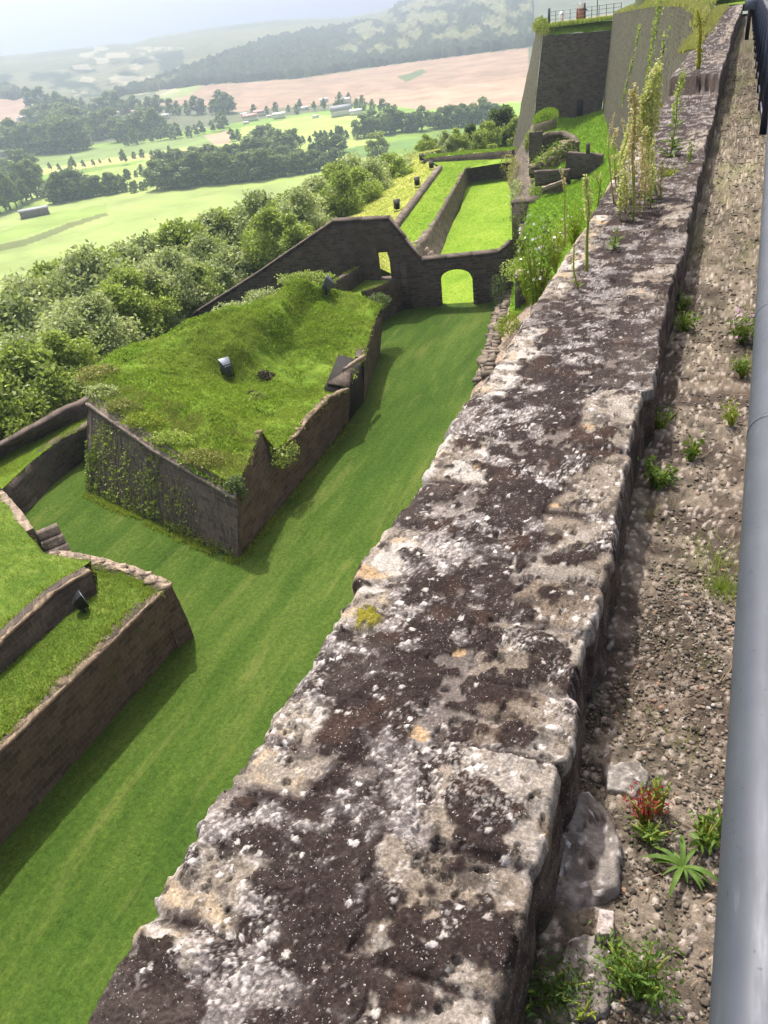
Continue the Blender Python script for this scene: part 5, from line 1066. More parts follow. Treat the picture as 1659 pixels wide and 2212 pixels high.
for i, (u, lb) in enumerate([(.15, 'creeper on the near end of the crumbling battered wall'), (.45, 'creeper in the middle of the crumbling battered wall'), (.75, 'creeper on the far part of the crumbling battered wall')]):
    q = resample(rb, 50)[int(u*49)]*.55+resample(rt_, 50)[int(u*49)]*.45; leafmass('wall_creeper', q+A3(-.35, -.2, 0), (.5, 2.2, 1.5), 700, .1, (LEAF_B, LEAF_A, BLADED)[i], lb, 140+i, cat='climber')
# fence on the terrace
rl = empty('terrace_fence', (tl[0], tl[1]+2, zt2)); tag(rl, 'thin metal fence around the terrace on top of the bastion', 'fence')
fa, fb_ = PY(1286, 62, 91), PY(1455, 40, 92); fa[2] = fb_[2] = zt2; mb = MB()
for k in range(11):
    p = fa+(fb_-fa)*k/10; mb = MB(); tube(mb, [p, p+A3(0, 0, 1.15)], .03, 5); under(mb.build('post', BLACK), rl)
for z in (.45, .8, 1.12):
    mb = MB(); tube(mb, [fa+A3(0, 0, z), fb_+A3(0, 0, z)], .018, 5); under(mb.build('rail', GREYM), rl)
p = PY(1287, 55, 90.5); p[2] = zt2; mb = MB(); box(mb, p+A3(0, 0, .7), (.22, .22, 1.5)); o = mb.build('fence_pillar', GREYM); tag(o, 'stout grey pillar at the left end of the terrace fence', 'post')
p = PY(1399, 50, 92); p[2] = zt2; mb = MB(); tube(mb, [p, p+A3(0, 0, 3.2)], .04, 6); o = mb.build('mast', BLACK); tag(o, 'thin tall mast standing at the terrace fence', 'mast')
kx = empty('payment_box', tuple(A3(*PY(1360, 42, 95)[:2], zt2))); tag(kx, 'wooden box with a white top standing on the bastion terrace', 'box')
mb = MB(); box(mb, (0, 0, .5), (.75, .5, 1.0)); mb.build('wooden_body', WOODM, kx); mb = MB(); box(mb, (0, 0, 1.25), (.6, .45, .5)); box(mb, (0, 0, 1.52), (.7, .55, .05)); mb.build('white_top', WHITEM, kx)
p = A3(*PY(1370, 42, 95)[:2], zt2); mb = MB(); tube(mb, [p, p+A3(0, 0, .9), p+A3(0, 0, 1.5)], [.14, .12, .06], 8); tube(mb, [p+A3(0, 0, 1.0), p+A3(.3, 0, .8)], .05, 5); o = mb.build('telescope', BLACK); tag(o, 'black viewing telescope on a post beside the white-topped box', 'telescope')
p = A3(*PY(1316, 48, 95)[:2], zt2); mb = MB(); tube(mb, [p, p+A3(0, 0, .7), p+A3(0, 0, 1.0)], [.2, .3, .12], 8); o = mb.build('stone_urn', WHITEM); tag(o, 'small white rounded stone on the bastion terrace left of the wooden box', 'stone')
# curtain wall joining the bastion to the parapet
cu = empty('curtain_wall', (-7, 60, 6)); tag(cu, 'long pale grey curtain wall streaked with hanging weeds, between bastion and parapet', 'wall')
ct0, ct1 = PY(1437, 33, 88.7), A3(-2.6, 34, 14.7)
ctm = PY(1502, 20, 66); ctop = [PY(1648, 42, 23), PY(1632, 26, 27), PY(1605, 14, 33), PY(1560, 13, 46), ctm, ct0]
cb0 = PY(1411, 256, 87.7); cb0 = cb0+(cb0-ct0)*.6; dirb = (cb0-ct0); cbase = [p+dirb*(p[2]-0.5)/14 for p in ctop]
S = loft([cbase, ctop], 90, .06, .6, 73, [40]); under(ob('wall_face', S.reshape(-1, 3), gridf(*S.shape[:2], 0, False), WALL_LIGHT), cu)
bk = [A3(-1.08, 24, 14.9), A3(-1.15, 36, 15.0), A3(-1.1, 41, 15.3), A3(.5, 50, 17.2), A3(-2, 64, 17.4), A3(-7, 84, 15.0), A3(-9, 92, 14.5)]
S, _, _ = coons([p+A3(0, 0, -.01) for p in ctop], bk, [ctop[0], bk[0]], [ctop[-1], bk[-1]], 60, 20); S[..., 2] += .10*np.sin(np.linspace(0, math.pi, 20))[None]; _, S = surface('rampart_grass', S, TURF, amp=.06, seed=33, flip=True); RG = S
g = scatter(S, 9000, 34); o = blades('rampart_blades', g, .06, .22, .03, BLADED, None, .8, 3, .1, 35); tag(o, 'rough grass on the rampart behind the parapet', 'grass', kind='stuff')
S, _, _ = coons([A3(-.99, 17, 14.90), A3(-1.02, 38, 14.92)], [A3(-.74, 17.5, 14.93), A3(-.60, 38, 14.95)], [A3(-.99, 17, 14.90), A3(-.74, 17.5, 14.93)], [A3(-1.02, 38, 14.92), A3(-.60, 38, 14.95)], 30, 16); surface('rampart_grass', S, TURF, amp=.04, seed=34, flip=True)
g = scatter(S, 2500, 36); o = blades('rampart_blades', g, .05, .16, .012, BLADED, None, .8, 3, .04, 37); tag(o, 'green weeds along the outer side of the far parapet', 'grass', kind='stuff')
mb = MB(); q = PY(1663, 60, 34); box(mb, q+A3(-.1, 0, -.25), (1.0, .8, .7), .1); o = mb.build('stone_block', WALL_RUB); tag(o, 'weathered block of masonry in the grass beyond the parapet', 'stone')
for i, (u, f0, f1, lb) in enumerate([(.62, .5, .93, 'green weed streak hanging down the curtain wall, longest and leftmost'), (.40, .6, 1.02, 'green weed streak hanging from the top of the curtain wall, middle of three'), (.27, .74, .98, 'green weed streak hanging on the curtain wall nearest the parapet')]):
    r = np.random.default_rng(90+i); T = resample(ctop, 200); B = resample(cbase, 200); f = f1-(f1-f0)*r.uniform(0, 1, 900)**1.4; uu = u+(.10, .03, .02)[i]*(f1-f)/(f1-f0)+r.normal(0, .005+.034*np.clip(f-f0, 0, 1)**1.2*(.5, 1.8, 1.8)[i], 900)*(r.uniform(0, 1, 900)**.5); k = np.clip(uu*199, 0, 199).astype(int)
    q = B[k]+(T[k]-B[k])*f[:, None]+A3(-.06, -.03, .02); q = q[fbm(uu*60, f*6, None, 3, 95+i) > .46]; V, ff = leafquads(q, .085, r, .5); o = ob('hanging_weeds', V, ff, LEAF_B, None, False, np.repeat(r.uniform(0, .8, (len(q), 1)), 4, 0).repeat(3, 1)); tag(o, lb, 'climber')
# green slope between parapet, bastion and ditch
gl = [A3(-10.6, 42, .9), A3(-11.2, 46, 1.6), A3(-12.2, 52, 2.3), A3(-13.9, 63, 2.7), rt_[1]+A3(.2, 0, -.1), rt_[2]+A3(.2, 0, -.1), rt_[3]+A3(.2, 0, -.1), PY(1255, 272, 87.4)]
gr_ = [A3(-2.6, 42, 5.5), A3(-3, 50, 6), A3(-5, 62, 6.2), A3(-8, 75, 6.2), PY(1413, 258, 87.4)+A3(.4, 0, 0)]
S, U, V = coons(gl, gr_, [gl[0], gr_[0]], [gl[-1], PY(1345, 275, 87.2), gr_[-1]], 90, 50); S[..., 2] -= .5*np.exp(-((V-.5)/.25)**2)*np.exp(-((U-.4)/.3)**2); _, S = surface('green_slope', S, m_grass('green_slope_grass', ((.10, .22, .015), (.15, .30, .025), (.2, .34, .04)), 1.2, dry=.15), amp=.12, fr=.5, seed=23, flip=True); GS = S
g = scatter(S, 26000, 24); o = blades('slope_blades', g, .06, .22, .026, BLADEB, None, .8, 3, .08, 25); tag(o, 'bright grass on the slope below the bastion', 'grass', kind='stuff')
def on_slope(px, py, z=4.):
    for _ in range(6): q = P(px, py, z); z = .5*z+.5*height_on(GS, q[0], q[1])
    return P(px, py, z)
# ruins on the slope
y0 = 74
def slab(name, px, y, depth, mat, label, cat='ruin', amp=.06, seed=1, n=14):
    pts = [PY(a, b, y) for a, b in px]; b0, b1, t1, t0 = pts
    o = wall(name, [b0, b1], [t0, t1], depth, mat, None, amp, n, 1, zback=min(b0[2], b1[2])-.3, seed=seed, jag=.05); tag(o, label, cat); return o
slab('ruined_wall', [(1240, 412), (1272, 388), (1270, 308), (1240, 312)], 76, .5, WALL_DARK, 'upright grey stump of ruined wall beside the retaining wall', seed=1)
slab('ruined_wall', [(1322, 416), (1412, 408), (1412, 363), (1330, 358)], 68, .6, WALL_DARK, 'black block of ruined wall with a small chimney stub on top', seed=2)
mb = MB(); p = PY(1378, 358, 68.3); box(mb, p+A3(0, 0, .3), (.28, .28, .8)); o = mb.build('chimney_stub', WALL_DARK); tag(o, 'small chimney stub on the black block of ruined wall', 'chimney')
slab('ruined_wall', [(1268, 430), (1330, 418), (1335, 398), (1250, 402)], 67, .6, WALL_DARK, 'dark base wall under the heap of mossy rubble', seed=3)
slab('ruined_wall', [(1272, 448), (1315, 432), (1318, 424), (1268, 440)], 63, .5, WALL_RUB, 'short pale line of broken stones under the dark base wall', seed=4)
a = [PY(1268, 320, 77), PY(1290, 309, 77.5), PY(1318, 308, 78), PY(1338, 318, 77), PY(1350, 333, 75)]
o = wall('ruined_wall', led(a, (0, -.1, -.3)), a, .35, WALL_GREY, None, .08, 20, 1, zback=4, jag=.08, seed=5); tag(o, 'curved line of broken stones arching over a hollow in the green slope', 'ruin')
hp = empty('rubble_heap', tuple(PY(1305, 385, 70))); tag(hp, 'slanting heap of mossy rubble between the curved stones and the black block', 'rubble'); mb = MB(); r = np.random.default_rng(12); mm = []
for k in range(150):
    u, v = r.uniform(0, 1, 2); p = PY(1255+u*85+v*10-5, 395-u*50+(v-.5)*(16+u*18), 69+u*6); box(mb, p+A3(0, r.uniform(-.3, .3), 0), (r.uniform(.4, 1.3), r.uniform(.3, .6), r.uniform(.1, .3)), r.uniform(.0, .5), r.uniform(-.3, .3), .4); mm.append(p)
under(mb.build('stones', WALL_RUB), hp); mm = np.repeat(np.array(mm), 16, 0)+r.normal(0, .28, (150*16, 3))+A3(0, 0, .1); V, f = leafquads(mm, .09, r, .6); under(ob('moss_growth', V, f, HERB, None, False, np.repeat(r.uniform(0, .8, (len(mm), 1)), 4, 0).repeat(3, 1)), hp)
mo = empty('mossy_block', tuple(PY(1275, 275, 84))); tag(mo, 'tilted block capped with bright green turf, against the dark flank of the bastion', 'ruin')
mb = MB(); c = [PY(1252, 292, 82), PY(1305, 276, 82), PY(1304, 265, 85), PY(1255, 280, 85)]; hexa(mb, [p+A3(0, 0, -.9) for p in c], c); under(mb.build('stones', WALL_RUB), mo)
S, U, V = coons([c[0], c[1]], [c[3], c[2]], [c[0], c[3]], [c[1], c[2]], 16, 10); S[..., 2] += .7*(np.sin(U*math.pi)*np.sin(V*math.pi))**.5+.02; o, S = surface('turf_cap', S, LAWN2, None, amp=.08, fr=1.5, flip=False); under(o, mo); o = blades('turf_blades', scatter(S, 1400, 3), .08, .3, .04, BLADEB, None, .8, 3, .1, 4); under(o, mo); tag(o, kind='stuff')
# little doorway pier and rubble footing where the curtain meets the ditch
dp = empty('doorway_pier', (-11, 46, 0)); tag(dp, 'small pier with a pale jamb and flat lintel under the green slope beside the parapet', 'pier')
mb = MB(); j0, j1 = PY(1207, 752, 42.6), PY(1218, 752, 42.6); t0, t1 = PY(1207, 655, 42.6), PY(1218, 655, 42.6); dd = A3(0, .5, 0); hexa(mb, [j0, j1, j1+dd, j0+dd], [t0, t1, t1+dd, t0+dd]); under(mb.build('jamb', WALL_LIGHT), dp)
mb = MB(); q0, q1 = PY(1218, 760, 42.9), PY(1262, 760, 42.9); s0, s1 = PY(1218, 655, 42.9), PY(1262, 655, 42.9); hexa(mb, [q0+A3(.003, 0, 0), q1, q1+dd*4, q0+dd*4+A3(.003, 0, 0)], [s0+A3(.003, 0, 0), s1, s1+dd*4, s0+dd*4+A3(.003, 0, 0)]); under(mb.build('recess', WALL_DARK), dp)
mb = MB(); l0, l1 = PY(1205, 653, 42.45), PY(1250, 651, 42.45); hexa(mb, [l0, l1, l1+dd*2, l0+dd*2], [l0+A3(0, 0, .22), l1+A3(0, 0, .22), l1+dd*2+A3(0, 0, .22), l0+dd*2+A3(0, 0, .22)]); under(mb.build('lintel', WALL_RUB), dp)
rf = empty('rubble_footing', (-10.5, 36, 0)); tag(rf, 'stepped rubble footing between the ditch lawn and the parapet', 'wall')
fbz = [P(1166, 708, 0), P(1140, 800, 0), P(1112, 900, 0), P(1082, 995, 0), A3(-9.2, 24, 0), A3(-8.6, 5, 0)]; fmz = [p+A3(1.1, .2, .75) for p in fbz]; fuz = [p+A3(2.6, .3, 2.0) for p in fbz]
S = loft([fbz, fmz, led(fmz, (.35, 0, .03)), fuz, led(fuz, (5, 0, 2))], 120, .16, 1.1, 55); under(ob('masonry', S.reshape(-1, 3), gridf(*S.shape[:2], 0, False), WALL_RUB), rf)
mb = MB(); r = np.random.default_rng(15)
for q in resample(fbz[:3], 26): 
    for k in range(2): box(mb, q+A3(.35+.4*k, 0, .3+.34*k), (r.uniform(.3, .8), r.uniform(.3, .8), r.uniform(.12, .3)), r.uniform(-.6, .6), r.uniform(-.2, .2), .5)
under(mb.build('loose_stones', WALL_GREY), rf)
leafmass('ivy_bush', P(1170, 690, .9), (.5, .8, 1.3), 900, .05, LEAF_C, 'dark ivy climbing the right end of the gate wall', 60, cat='climber')
leafmass('ivy_bush', P(1190, 760, 1.6), (.6, 1.4, .5), 700, .07, LEAF_Y, 'bright yellow-green moss on the footing right of the gateway', 61)
leafmass('ivy_bush', P(1255, 650, 4.4), (.9, .8, .5), 700, .06, LEAF_Y, 'bright yellow-green bush at the parapet beside the little pier', 62)
leafmass('ivy_bush', PY(1225, 630, 46), (1.2, 1.6, .7), 1300, .07, LEAF_B, 'weedy bush on the slope above the little pier', 63)
leafmass('ivy_bush', PY(1345, 480, 60), (.9, .8, .4), 700, .08, LEAF_Y, 'yellow-green bush on the slope behind the parapet stalks', 64)
S, _, _ = coons([A3(-1.1, 40, 14.95), A3(-5, 95, 14.6)], [A3(25, 40, 14.5), A3(25, 95, 14.5)], [A3(-1.1, 40, 14.95), A3(25, 40, 14.5)], [A3(-5, 95, 14.6), A3(25, 95, 14.5)], 40, 20); surface('rampart_grass', S, TURF, amp=.05, seed=71, flip=True)
# small house front and posts at the far end of the path
hs = empty('building', (1.5, 70, 14.5)); tag(hs, 'pale building with dark windows cut off by the top edge, beyond the parapet end', 'building')
mb = MB(); box(mb, (1.5, 72.1, 17.4), (18, 4, 6)); under(mb.build('wall', PLASTER), hs)
for k in range(6):
    mb = MB(); box(mb, (-5.5+k*2.6, 70.07, 16.0), (1.3, .1, 1.6)); under(mb.build('window', DARKH), hs)
for i, (x, lb) in enumerate([(1727, 'wooden post left of two in front of the pale building'), (1745, 'wooden post right of two in front of the pale building')]):
    p = PY(x, 16, 48); mb = MB(); box(mb, (p[0], 48, 15.5), (.14, .14, 2.2)); o = mb.build('wooden_post', BARK); tag(o, lb, 'post')
q = PY(1752, 74, 26); sg = empty('sign_post', (q[0], 26, 14.4)); tag(sg, 'dark post with a slanting grey panel at the far end of the path', 'sign')
mb = MB(); box(mb, (0, 0, .4), (.1, .1, .8)); mb.build('post', BLACK, sg); mb = MB(); box(mb, (.1, -.05, .95), (.5, .05, .5), 0, -.6); mb.build('panel', GREYM, sg)
# ------------------------------------------------------------------ hillside, valley and hills
def az_el(px, py): r = ray(px, py); return math.degrees(math.atan2(r[0], r[1])), math.degrees(math.asin(r[2]))
SKYL = [(-200, 160), (0, 132), (130, 118), (239, 106), (262, 101), (304, 102), (353, 87), (488, 65), (651, 46), (814, 41), (900, 22), (975, 0), (1100, -40), (1300, -90), (1500, -110)]
_sk = sorted(az_el(*p) for p in SKYL); SKA = np.array([a for a, e in _sk]); SKE = np.array([e for a, e in _sk])
R0A = np.array([-180, -120, -90, -75, -60, -50, -40, -30, -20, -10, 0, 30, 90, 180.]); R0R = np.array([60, 50, 32, 31, 34, 36.5, 50, 62, 92, 112, 118, 118, 100, 60.])
ZF = -44.
def ground(az, r):
    az = np.asarray(az, float); r = np.asarray(r, float); r0 = np.interp(az, R0A, R0R); d = r-r0
    z = -1.0-.32*np.maximum(d, 0)-.0*d; z = np.where(d < 0, np.maximum(-3.2, -1.0+.25*d), z)
    bl = 14.; zfl = ZF+2.5*(fbm(az*.08, r*.004, None, 3, 301)-.5)*sst(160, 300, r); z = np.where(z < zfl+bl, zfl+bl*np.exp(np.clip((z-zfl-bl)/bl, -8, 0)), z)
    es = np.interp(az, SKA, SKE); t = np.clip((r-750)/1550, 0, 1); f = 1-(1-t)**2.4; e0 = math.degrees(math.atan((ZF-HC)/750)); e = e0+(es-e0)*f
    zh = HC+r*np.tan(np.radians(e)); zh = np.where(r > 2300, HC+2300*np.tan(np.radians(es))-(r-2300)*.12, zh)
    zh = zh+6*(fbm(az*.25, r*.004, None, 3, 303)-.5)*sst(900, 1300, r)*(1-sst(1900, 2250, r))
    return np.where(r > 750, zh, z)
def hit(px, py):
    a, e = az_el(px, py); rr = np.linspace(90, 2300, 3000); zz = ground(np.full(3000, a), rr); ee = np.degrees(np.arctan2(zz-HC, rr)); k = np.argmax(ee >= e)
    if k == 0: k = len(rr)-1
    r = rr[k]; return np.array([r*math.sin(R(a)), r*math.cos(R(a)), zz[k]]), r
azs_ = np.concatenate([np.linspace(-180, -72, 60, endpoint=False), np.arange(-72, -2, .11), np.linspace(-2, 180, 90)])
e0 = math.degrees(math.atan((ZF-HC)/750))
rs_ = np.concatenate([np.linspace(6, 150, 60, endpoint=False), np.linspace(150, 230, 40, endpoint=False), (HC-ZF)/np.tan(np.radians(np.linspace(math.degrees(math.atan(60/230.)), math.degrees(math.atan(60/750.)), 150, endpoint=False))), 750+1550*(1-(1-np.linspace(0, 1, 130))**(1/2.4)), [2450, 2700, 3000, 3300]])
AZ, RR = np.meshgrid(azs_, rs_, indexing='ij'); Z = ground(AZ, RR); X, Y = RR*np.sin(np.radians(AZ)), RR*np.cos(np.radians(AZ))
uv, dep = pix(np.stack([X, Y, Z], -1)); px, py = uv[..., 0], uv[..., 1]; ok = dep > 1
wob = 7*(fbm(px*.03, py*.03, None, 3, 311)-.5); pxw, pyw = px, py+wob*.7
cx = np.zeros(X.shape+(3,)); n1 = fbm(X*.01, Y*.01, None, 5, 320); n2 = fbm(X*.05, Y*.05, None, 4, 322)
cx[:] = mixc((.14, .24, .035), (.2, .30, .05), n1)
ROW = lambda: fbm(px*.02, py*.25, None, 3, 330)
def field(poly, c1, c2, n=None):
    m = inpoly(pxw, pyw, poly) & ok; c = mixc(c1, c2, n1 if n is None else n); cx[m] = c[m]
near = RR < 190; cx[near] = mixc((.10, .17, .025), (.17, .23, .05), n2)[near]
far = RR > 750; cx[far] = mixc((.06, .085, .045), (.16, .165, .09), fbm(X*.004, Y*.004, None, 5, 334))[far]
field([(-50, 720), (-50, 505), (60, 492), (130, 478), (298, 458), (374, 446), (705, 414), (900, 370), (1250, 310), (1250, 380), (760, 480), (300, 640)], (.23, .30, .085), (.30, .37, .12))        # near meadow
field([(-50, 585), (60, 560), (130, 533), (248, 497), (254, 503), (140, 545), (60, 575), (-50, 600)], (.10, .13, .04), (.16, .18, .06))
field([(-50, 560), (0, 545), (120, 500), (250, 478), (250, 497), (130, 530), (0, 570)], (.2, .29, .06), (.24, .33, .08))
field([(-50, 470), (80, 430), (360, 375), (500, 345), (640, 300), (900, 270), (900, 380), (600, 440), (360, 450), (120, 480)], (.25, .33, .08), (.33, .40, .11))
field([(60, 380), (180, 352), (450, 318), (540, 308), (545, 335), (420, 352), (100, 392)], (.17, .24, .07), (.2, .27, .08))
field([(90, 395), (480, 340), (480, 352), (90, 412)], (.36, .36, .12), (.42, .42, .16))
field([(480, 318), (540, 306), (540, 337), (505, 341)], (.38, .26, .17), (.42, .29, .2))
field([(565, 300), (700, 275), (880, 262), (860, 312), (620, 335), (560, 330)], (.29, .40, .085), (.35, .45, .12))
field([(700, 365), (900, 335), (1160, 288), (1250, 270), (1250, 330), (900, 352), (800, 390), (690, 395)], (.11, .20, .045), (.15, .24, .06))
field([(850, 275), (1000, 255), (1220, 240), (1220, 275), (1000, 290), (850, 300)], (.2, .34, .05), (.26, .4, .07))
field([(-50, 240), (0, 232), (60, 225), (128, 230), (122, 245), (60, 265), (60, 300), (-50, 335)], (.30, .21, .15), (.36, .26, .19))
field([(318, 243), (420, 205), (520, 196), (700, 185), (900, 155), (1240, 112), (1240, 235), (1000, 258), (850, 240), (700, 250), (560, 262), (480, 250)], (.25, .17, .115), (.34, .235, .165), ROW())
field([(830, 230), (900, 212), (1050, 205), (1240, 180), (1240, 238), (1000, 258), (860, 242)], (.33, .23, .155), (.42, .30, .21), ROW())
field([(318, 243), (420, 205), (480, 198), (440, 225), (370, 243)], (.22, .26, .1), (.26, .3, .12))
field([(930, 180), (990, 163), (1000, 170), (950, 192)], (.08, .12, .05), (.12, .15, .06))
field([(-50, 200), (0, 175), (250, 150), (430, 115), (430, 150), (300, 215), (120, 240), (-50, 222)], (.04, .06, .038), (.14, .15, .09), sst(.4, .6, fbm(px*.02, py*.05, None, 4, 336)))
pal = sst(.60, .64, fbm(px*.025, py*.07, None, 4, 338))*((px > 170) & (px < 430) & (py > 110) & (py < 225)); cx[:] = mixc(cx, (.42, .38, .27), pal*.45)
cx *= (.8+.4*n2)[..., None]
o = ob('valley_ground', np.stack([X, Y, Z], -1).reshape(-1, 3), gridf(len(azs_), len(rs_), 0, False), TERR, None, True, cx.reshape(-1, 3)); tag(o, kind='structure')
# wooded hillside: one far canopy
FOR = [[(262, 235), (300, 222), (420, 205), (520, 195), (700, 183), (900, 153), (1250, 108), (1250, -120), (1000, -60), (900, 48), (820, 62), (650, 90), (560, 120), (440, 165), (330, 205), (270, 222)], [(-50, 222), (-50, 200), (20, 203), (62, 222), (40, 235)]]
m = np.zeros(X.shape, bool)
for f in FOR: m |= inpoly(px, py+5*(fbm(px*.05, py*.05, None, 3, 341)-.5), f)
spots = (fbm(px*.03, py*.06, None, 4, 343) > 2) & (px < 420) & (py > 105) & (py < 240) & (px > 20); m |= spots & ok & (RR > 800)
m &= ok & (RR > 780) & (RR < 2320)
lum, _, lid = worley(X*.11, Y*.06, 345); hgt = 5+7*(1-sst(0, .7, lum))*(.5+.5*lid)+4*(fbm(X*.05, Y*.05, None, 4, 346)-.5)
Zc = np.where(m, Z+hgt, Z-3); fq = gridf(len(azs_), len(rs_)); mv = m.reshape(-1); dil = mv[fq].any(1); fq = fq[dil]
clear = sst(.46, .6, fbm(px*.035, py*.06, None, 5, 347))*inpoly(px, py, [(790, 130), (820, 75), (900, 48), (1000, 0), (1250, -60), (1250, 90), (1000, 120), (880, 140)])
cc = mixc((.020, .034, .018), (.045, .062, .03), lid); cc = mixc(cc, (.19, .20, .10), clear*.8); cc = mixc(cc, (.15, .16, .085), .6*sst(.5, .62, fbm(X*.02, Y*.006, None, 4, 348))*(py > 110)*(px < 430))
us = np.unique(fq); remap = np.zeros(X.size, int); remap[us] = np.arange(len(us))
o = ob('hillside_wood', np.stack([X, Y, Zc], -1).reshape(-1, 3)[us], remap[fq], CANOPY, None, True, cc.reshape(-1, 3)[us]); tag(o, 'far wooded hillside and copses reading as one dark mass', 'woodland', kind='stuff')

# ---- trees
BIG = []
specs = [('pale', LEAF_A, 'round', 5200, .16), ('green', LEAF_B, 'round', 4200, .165), ('dark', LEAF_C, 'cone', 4000, .16), ('pale2', LEAF_A, 'column', 4000, .155), ('green2', LEAF_B, 'round', 4200, .15)]
for i, (nm, mt, shp, n, lf) in enumerate(specs):
    BIG.append([('trunk', trunk_mesh('trunk', 3.6, .13, 400+i)), ('crown', crown_mesh('crown', n, 2.2, 4.7, 1.0, lf, 44, 410+i, mt, shp))])
FINE = {0: [('trunk', BIG[0][0][1]), ('crown', crown_mesh('crown', 11000, 2.2, 4.7, 1.0, .098, 70, 450, LEAF_A, 'round'))], 1: [('trunk', BIG[1][0][1]), ('crown', crown_mesh('crown', 11000, 2.2, 4.7, 1.0, .098, 60, 451, LEAF_B, 'round'))]}
LBL = {0: 'pale silvery-leaved bushy tree', 1: 'fresh green bushy tree', 2: 'dark green pointed tree', 3: 'pale tall narrow-crowned tree', 4: 'bright green rounded tree'}
TOPL = [(-60, 735), (0, 692), (60, 655), (108, 633), (150, 606), (200, 590), (228, 580), (260, 562), (287, 552), (330, 565), (369, 535), (410, 508), (450, 503), (500, 488), (532, 474), (570, 468), (608, 450), (650, 440), (694, 425), (740, 395), (775, 388), (814, 374), (860, 366), (900, 356), (950, 352)]
tl_ = sorted(az_el(*p) for p in TOPL); TA = np.array([a for a, e in tl_]); TE = np.array([e for a, e in tl_])
rg = np.random.default_rng(55); cnt = 0
def belt(az, r, zone, frac=1., lim=None, kind=None):
    global cnt
    g = float(ground(az, r)); emax = np.interp(az, TA, TE); top = HC+r*math.tan(R(emax)); h = rg.uniform(6., 9.)*frac
    if lim == 'sky': h = np.clip(top-g, 3.0, 14)*rg.uniform(.96, 1.08)
    else: h = min(h, max(2.2, (top-g)*.97))
    k = int(rg.choice(5, p=[.28, .34, .06, .12, .20])) if kind is None else kind
    s = h/5.7; a = R(az)
    if s > 1.15: k = {0: 0, 3: 0, 1: 1, 4: 1, 2: 1}[k]
    put_tree('tree', FINE[k] if s > 1.15 else BIG[k], (r*math.sin(a), r*math.cos(a), g-.25), s, rg.uniform(0, 6.28), LBL[k]+zone, 'tree', 'trees in the belt%s, %s' % (zone, LBL[k].split()[0]+' '+LBL[k].split()[1])); cnt += 1
for az in np.arange(-66, -14, 1.3):
    r0 = np.interp(az, R0A, R0R); zone = ' on the slope left of the outwork' if az < -47 else (' on the slope behind the gate wall' if az < -32 else ' beside the yellow slope')
    wd = 24 if az < -30 else 14
    belt(az+rg.uniform(-.4, .4), r0+wd+rg.uniform(-2, 5), zone, lim='sky')
    if az < -22:
        for q in (.62, .30): belt(az+rg.uniform(-.6, .6), r0+wd*q+rg.uniform(-2, 2), zone, .9)
    elif cnt % 2: belt(az+rg.uniform(-.6, .6), r0+wd*.5, zone, .8)
for az in np.arange(-60, -50, 1.6): belt(az+rg.uniform(-.5, .5), np.interp(az, R0A, R0R)+3+rg.uniform(-1, 1), ' close behind the curved wall at the far left', .42, None, int(rg.choice([0, 1])))
for az in np.arange(-52, -36, 1.5): belt(az+rg.uniform(-.5, .5), np.interp(az, R0A, R0R)+5+rg.uniform(-1, 1), ' just behind the outwork', .85, None, int(rg.choice([0, 1, 4])))
# bushes beyond the far bank, left of the bastion
for i, (x, yb, yt) in enumerate([(1000, 352, 322), (1040, 356, 318), (1075, 352, 310), (1105, 350, 305), (1135, 350, 300), (1165, 348, 280), (1190, 345, 272), (1210, 345, 290), (1060, 350, 326), (1150, 350, 300), (1020, 350, 330), (985, 350, 335)]):
    q = PY(x, yb, 104+rg.uniform(0, 8)); hh = (yb-yt)/1801*np.linalg.norm(q-O_)+1.2; k = [1, 0, 1, 2, 1, 2, 2, 1, 0, 4, 0, 1][i]
    put_tree('tree', BIG[k], q-A3(0, 0, 1.4), hh/5.7*1.1, rg.uniform(0, 6), LBL[k]+' in the row of bushes left of the bastion', 'tree', 'bushes left of the bastion, '+LBL[k].split()[0])
# valley trees
FAR = []
for i, (shp, n, lf, l) in enumerate([('round', 1500, .42, 22), ('round', 1400, .45, 18), ('cone', 1100, .42, 16), ('column', 1100, .40, 16), ('round', 1500, .42, 26)]):
    FAR.append([('trunk', trunk_mesh('trunk', 4.5, .3, 500+i)), ('crown', crown_mesh('crown', n, 3.4, 8.6, .7, lf, l, 510+i, LEAF_F, shp))])
nfar = 0
VT = []
def vtree(x, yb, hp, label, group, k=None, sq=1., leaf=None): VT.append((x, yb, hp, label, group, k, sq, leaf))
def vbuild(x, yb, hp, label, group, k=None, sq=1., leaf=None):
    global nfar
    q, rr = hit(x, yb); h = hp/1801*np.linalg.norm(q-O_); k = int(rg.integers(0, 5)) if k is None else k
    wf = 1.0 if ('slim' in label or 'poplar' in label) else rg.uniform(1.25, 1.6); e = put_tree('tree', FAR[k], q-A3(0, 0, .3), h/9.3*wf, rg.uniform(0, 6.28), label, 'tree', group, sq/wf); nfar += 1
    if leaf:
        c = [o for o in COL.objects if o.parent == e and o.name.startswith('crown')][0]; c.data = c.data.copy(); c.data.materials.clear(); c.data.materials.append(leaf)
def row(poly, n, h0, h1, label, group, kinds=None, jit=3):
    pl = resample([(a, b, 0) for a, b in poly], n)
    for a, b, _ in pl: vtree(a+rg.normal(0, jit), b+rg.normal(0, jit*.5), rg.uniform(h0, h1), label, group, None if kinds is None else int(rg.choice(kinds)))
row([(0, 500), (30, 488), (60, 472), (85, 462)], 8, 58, 82, 'tall dark poplar-like tree in the clump at the left edge of the meadow', 'dark trees at the left edge of the meadow', [3, 1])
row([(0, 425), (40, 410), (80, 405)], 5, 34, 52, 'dark tree behind the clump at the left edge of the meadow', 'dark trees behind the left clump')
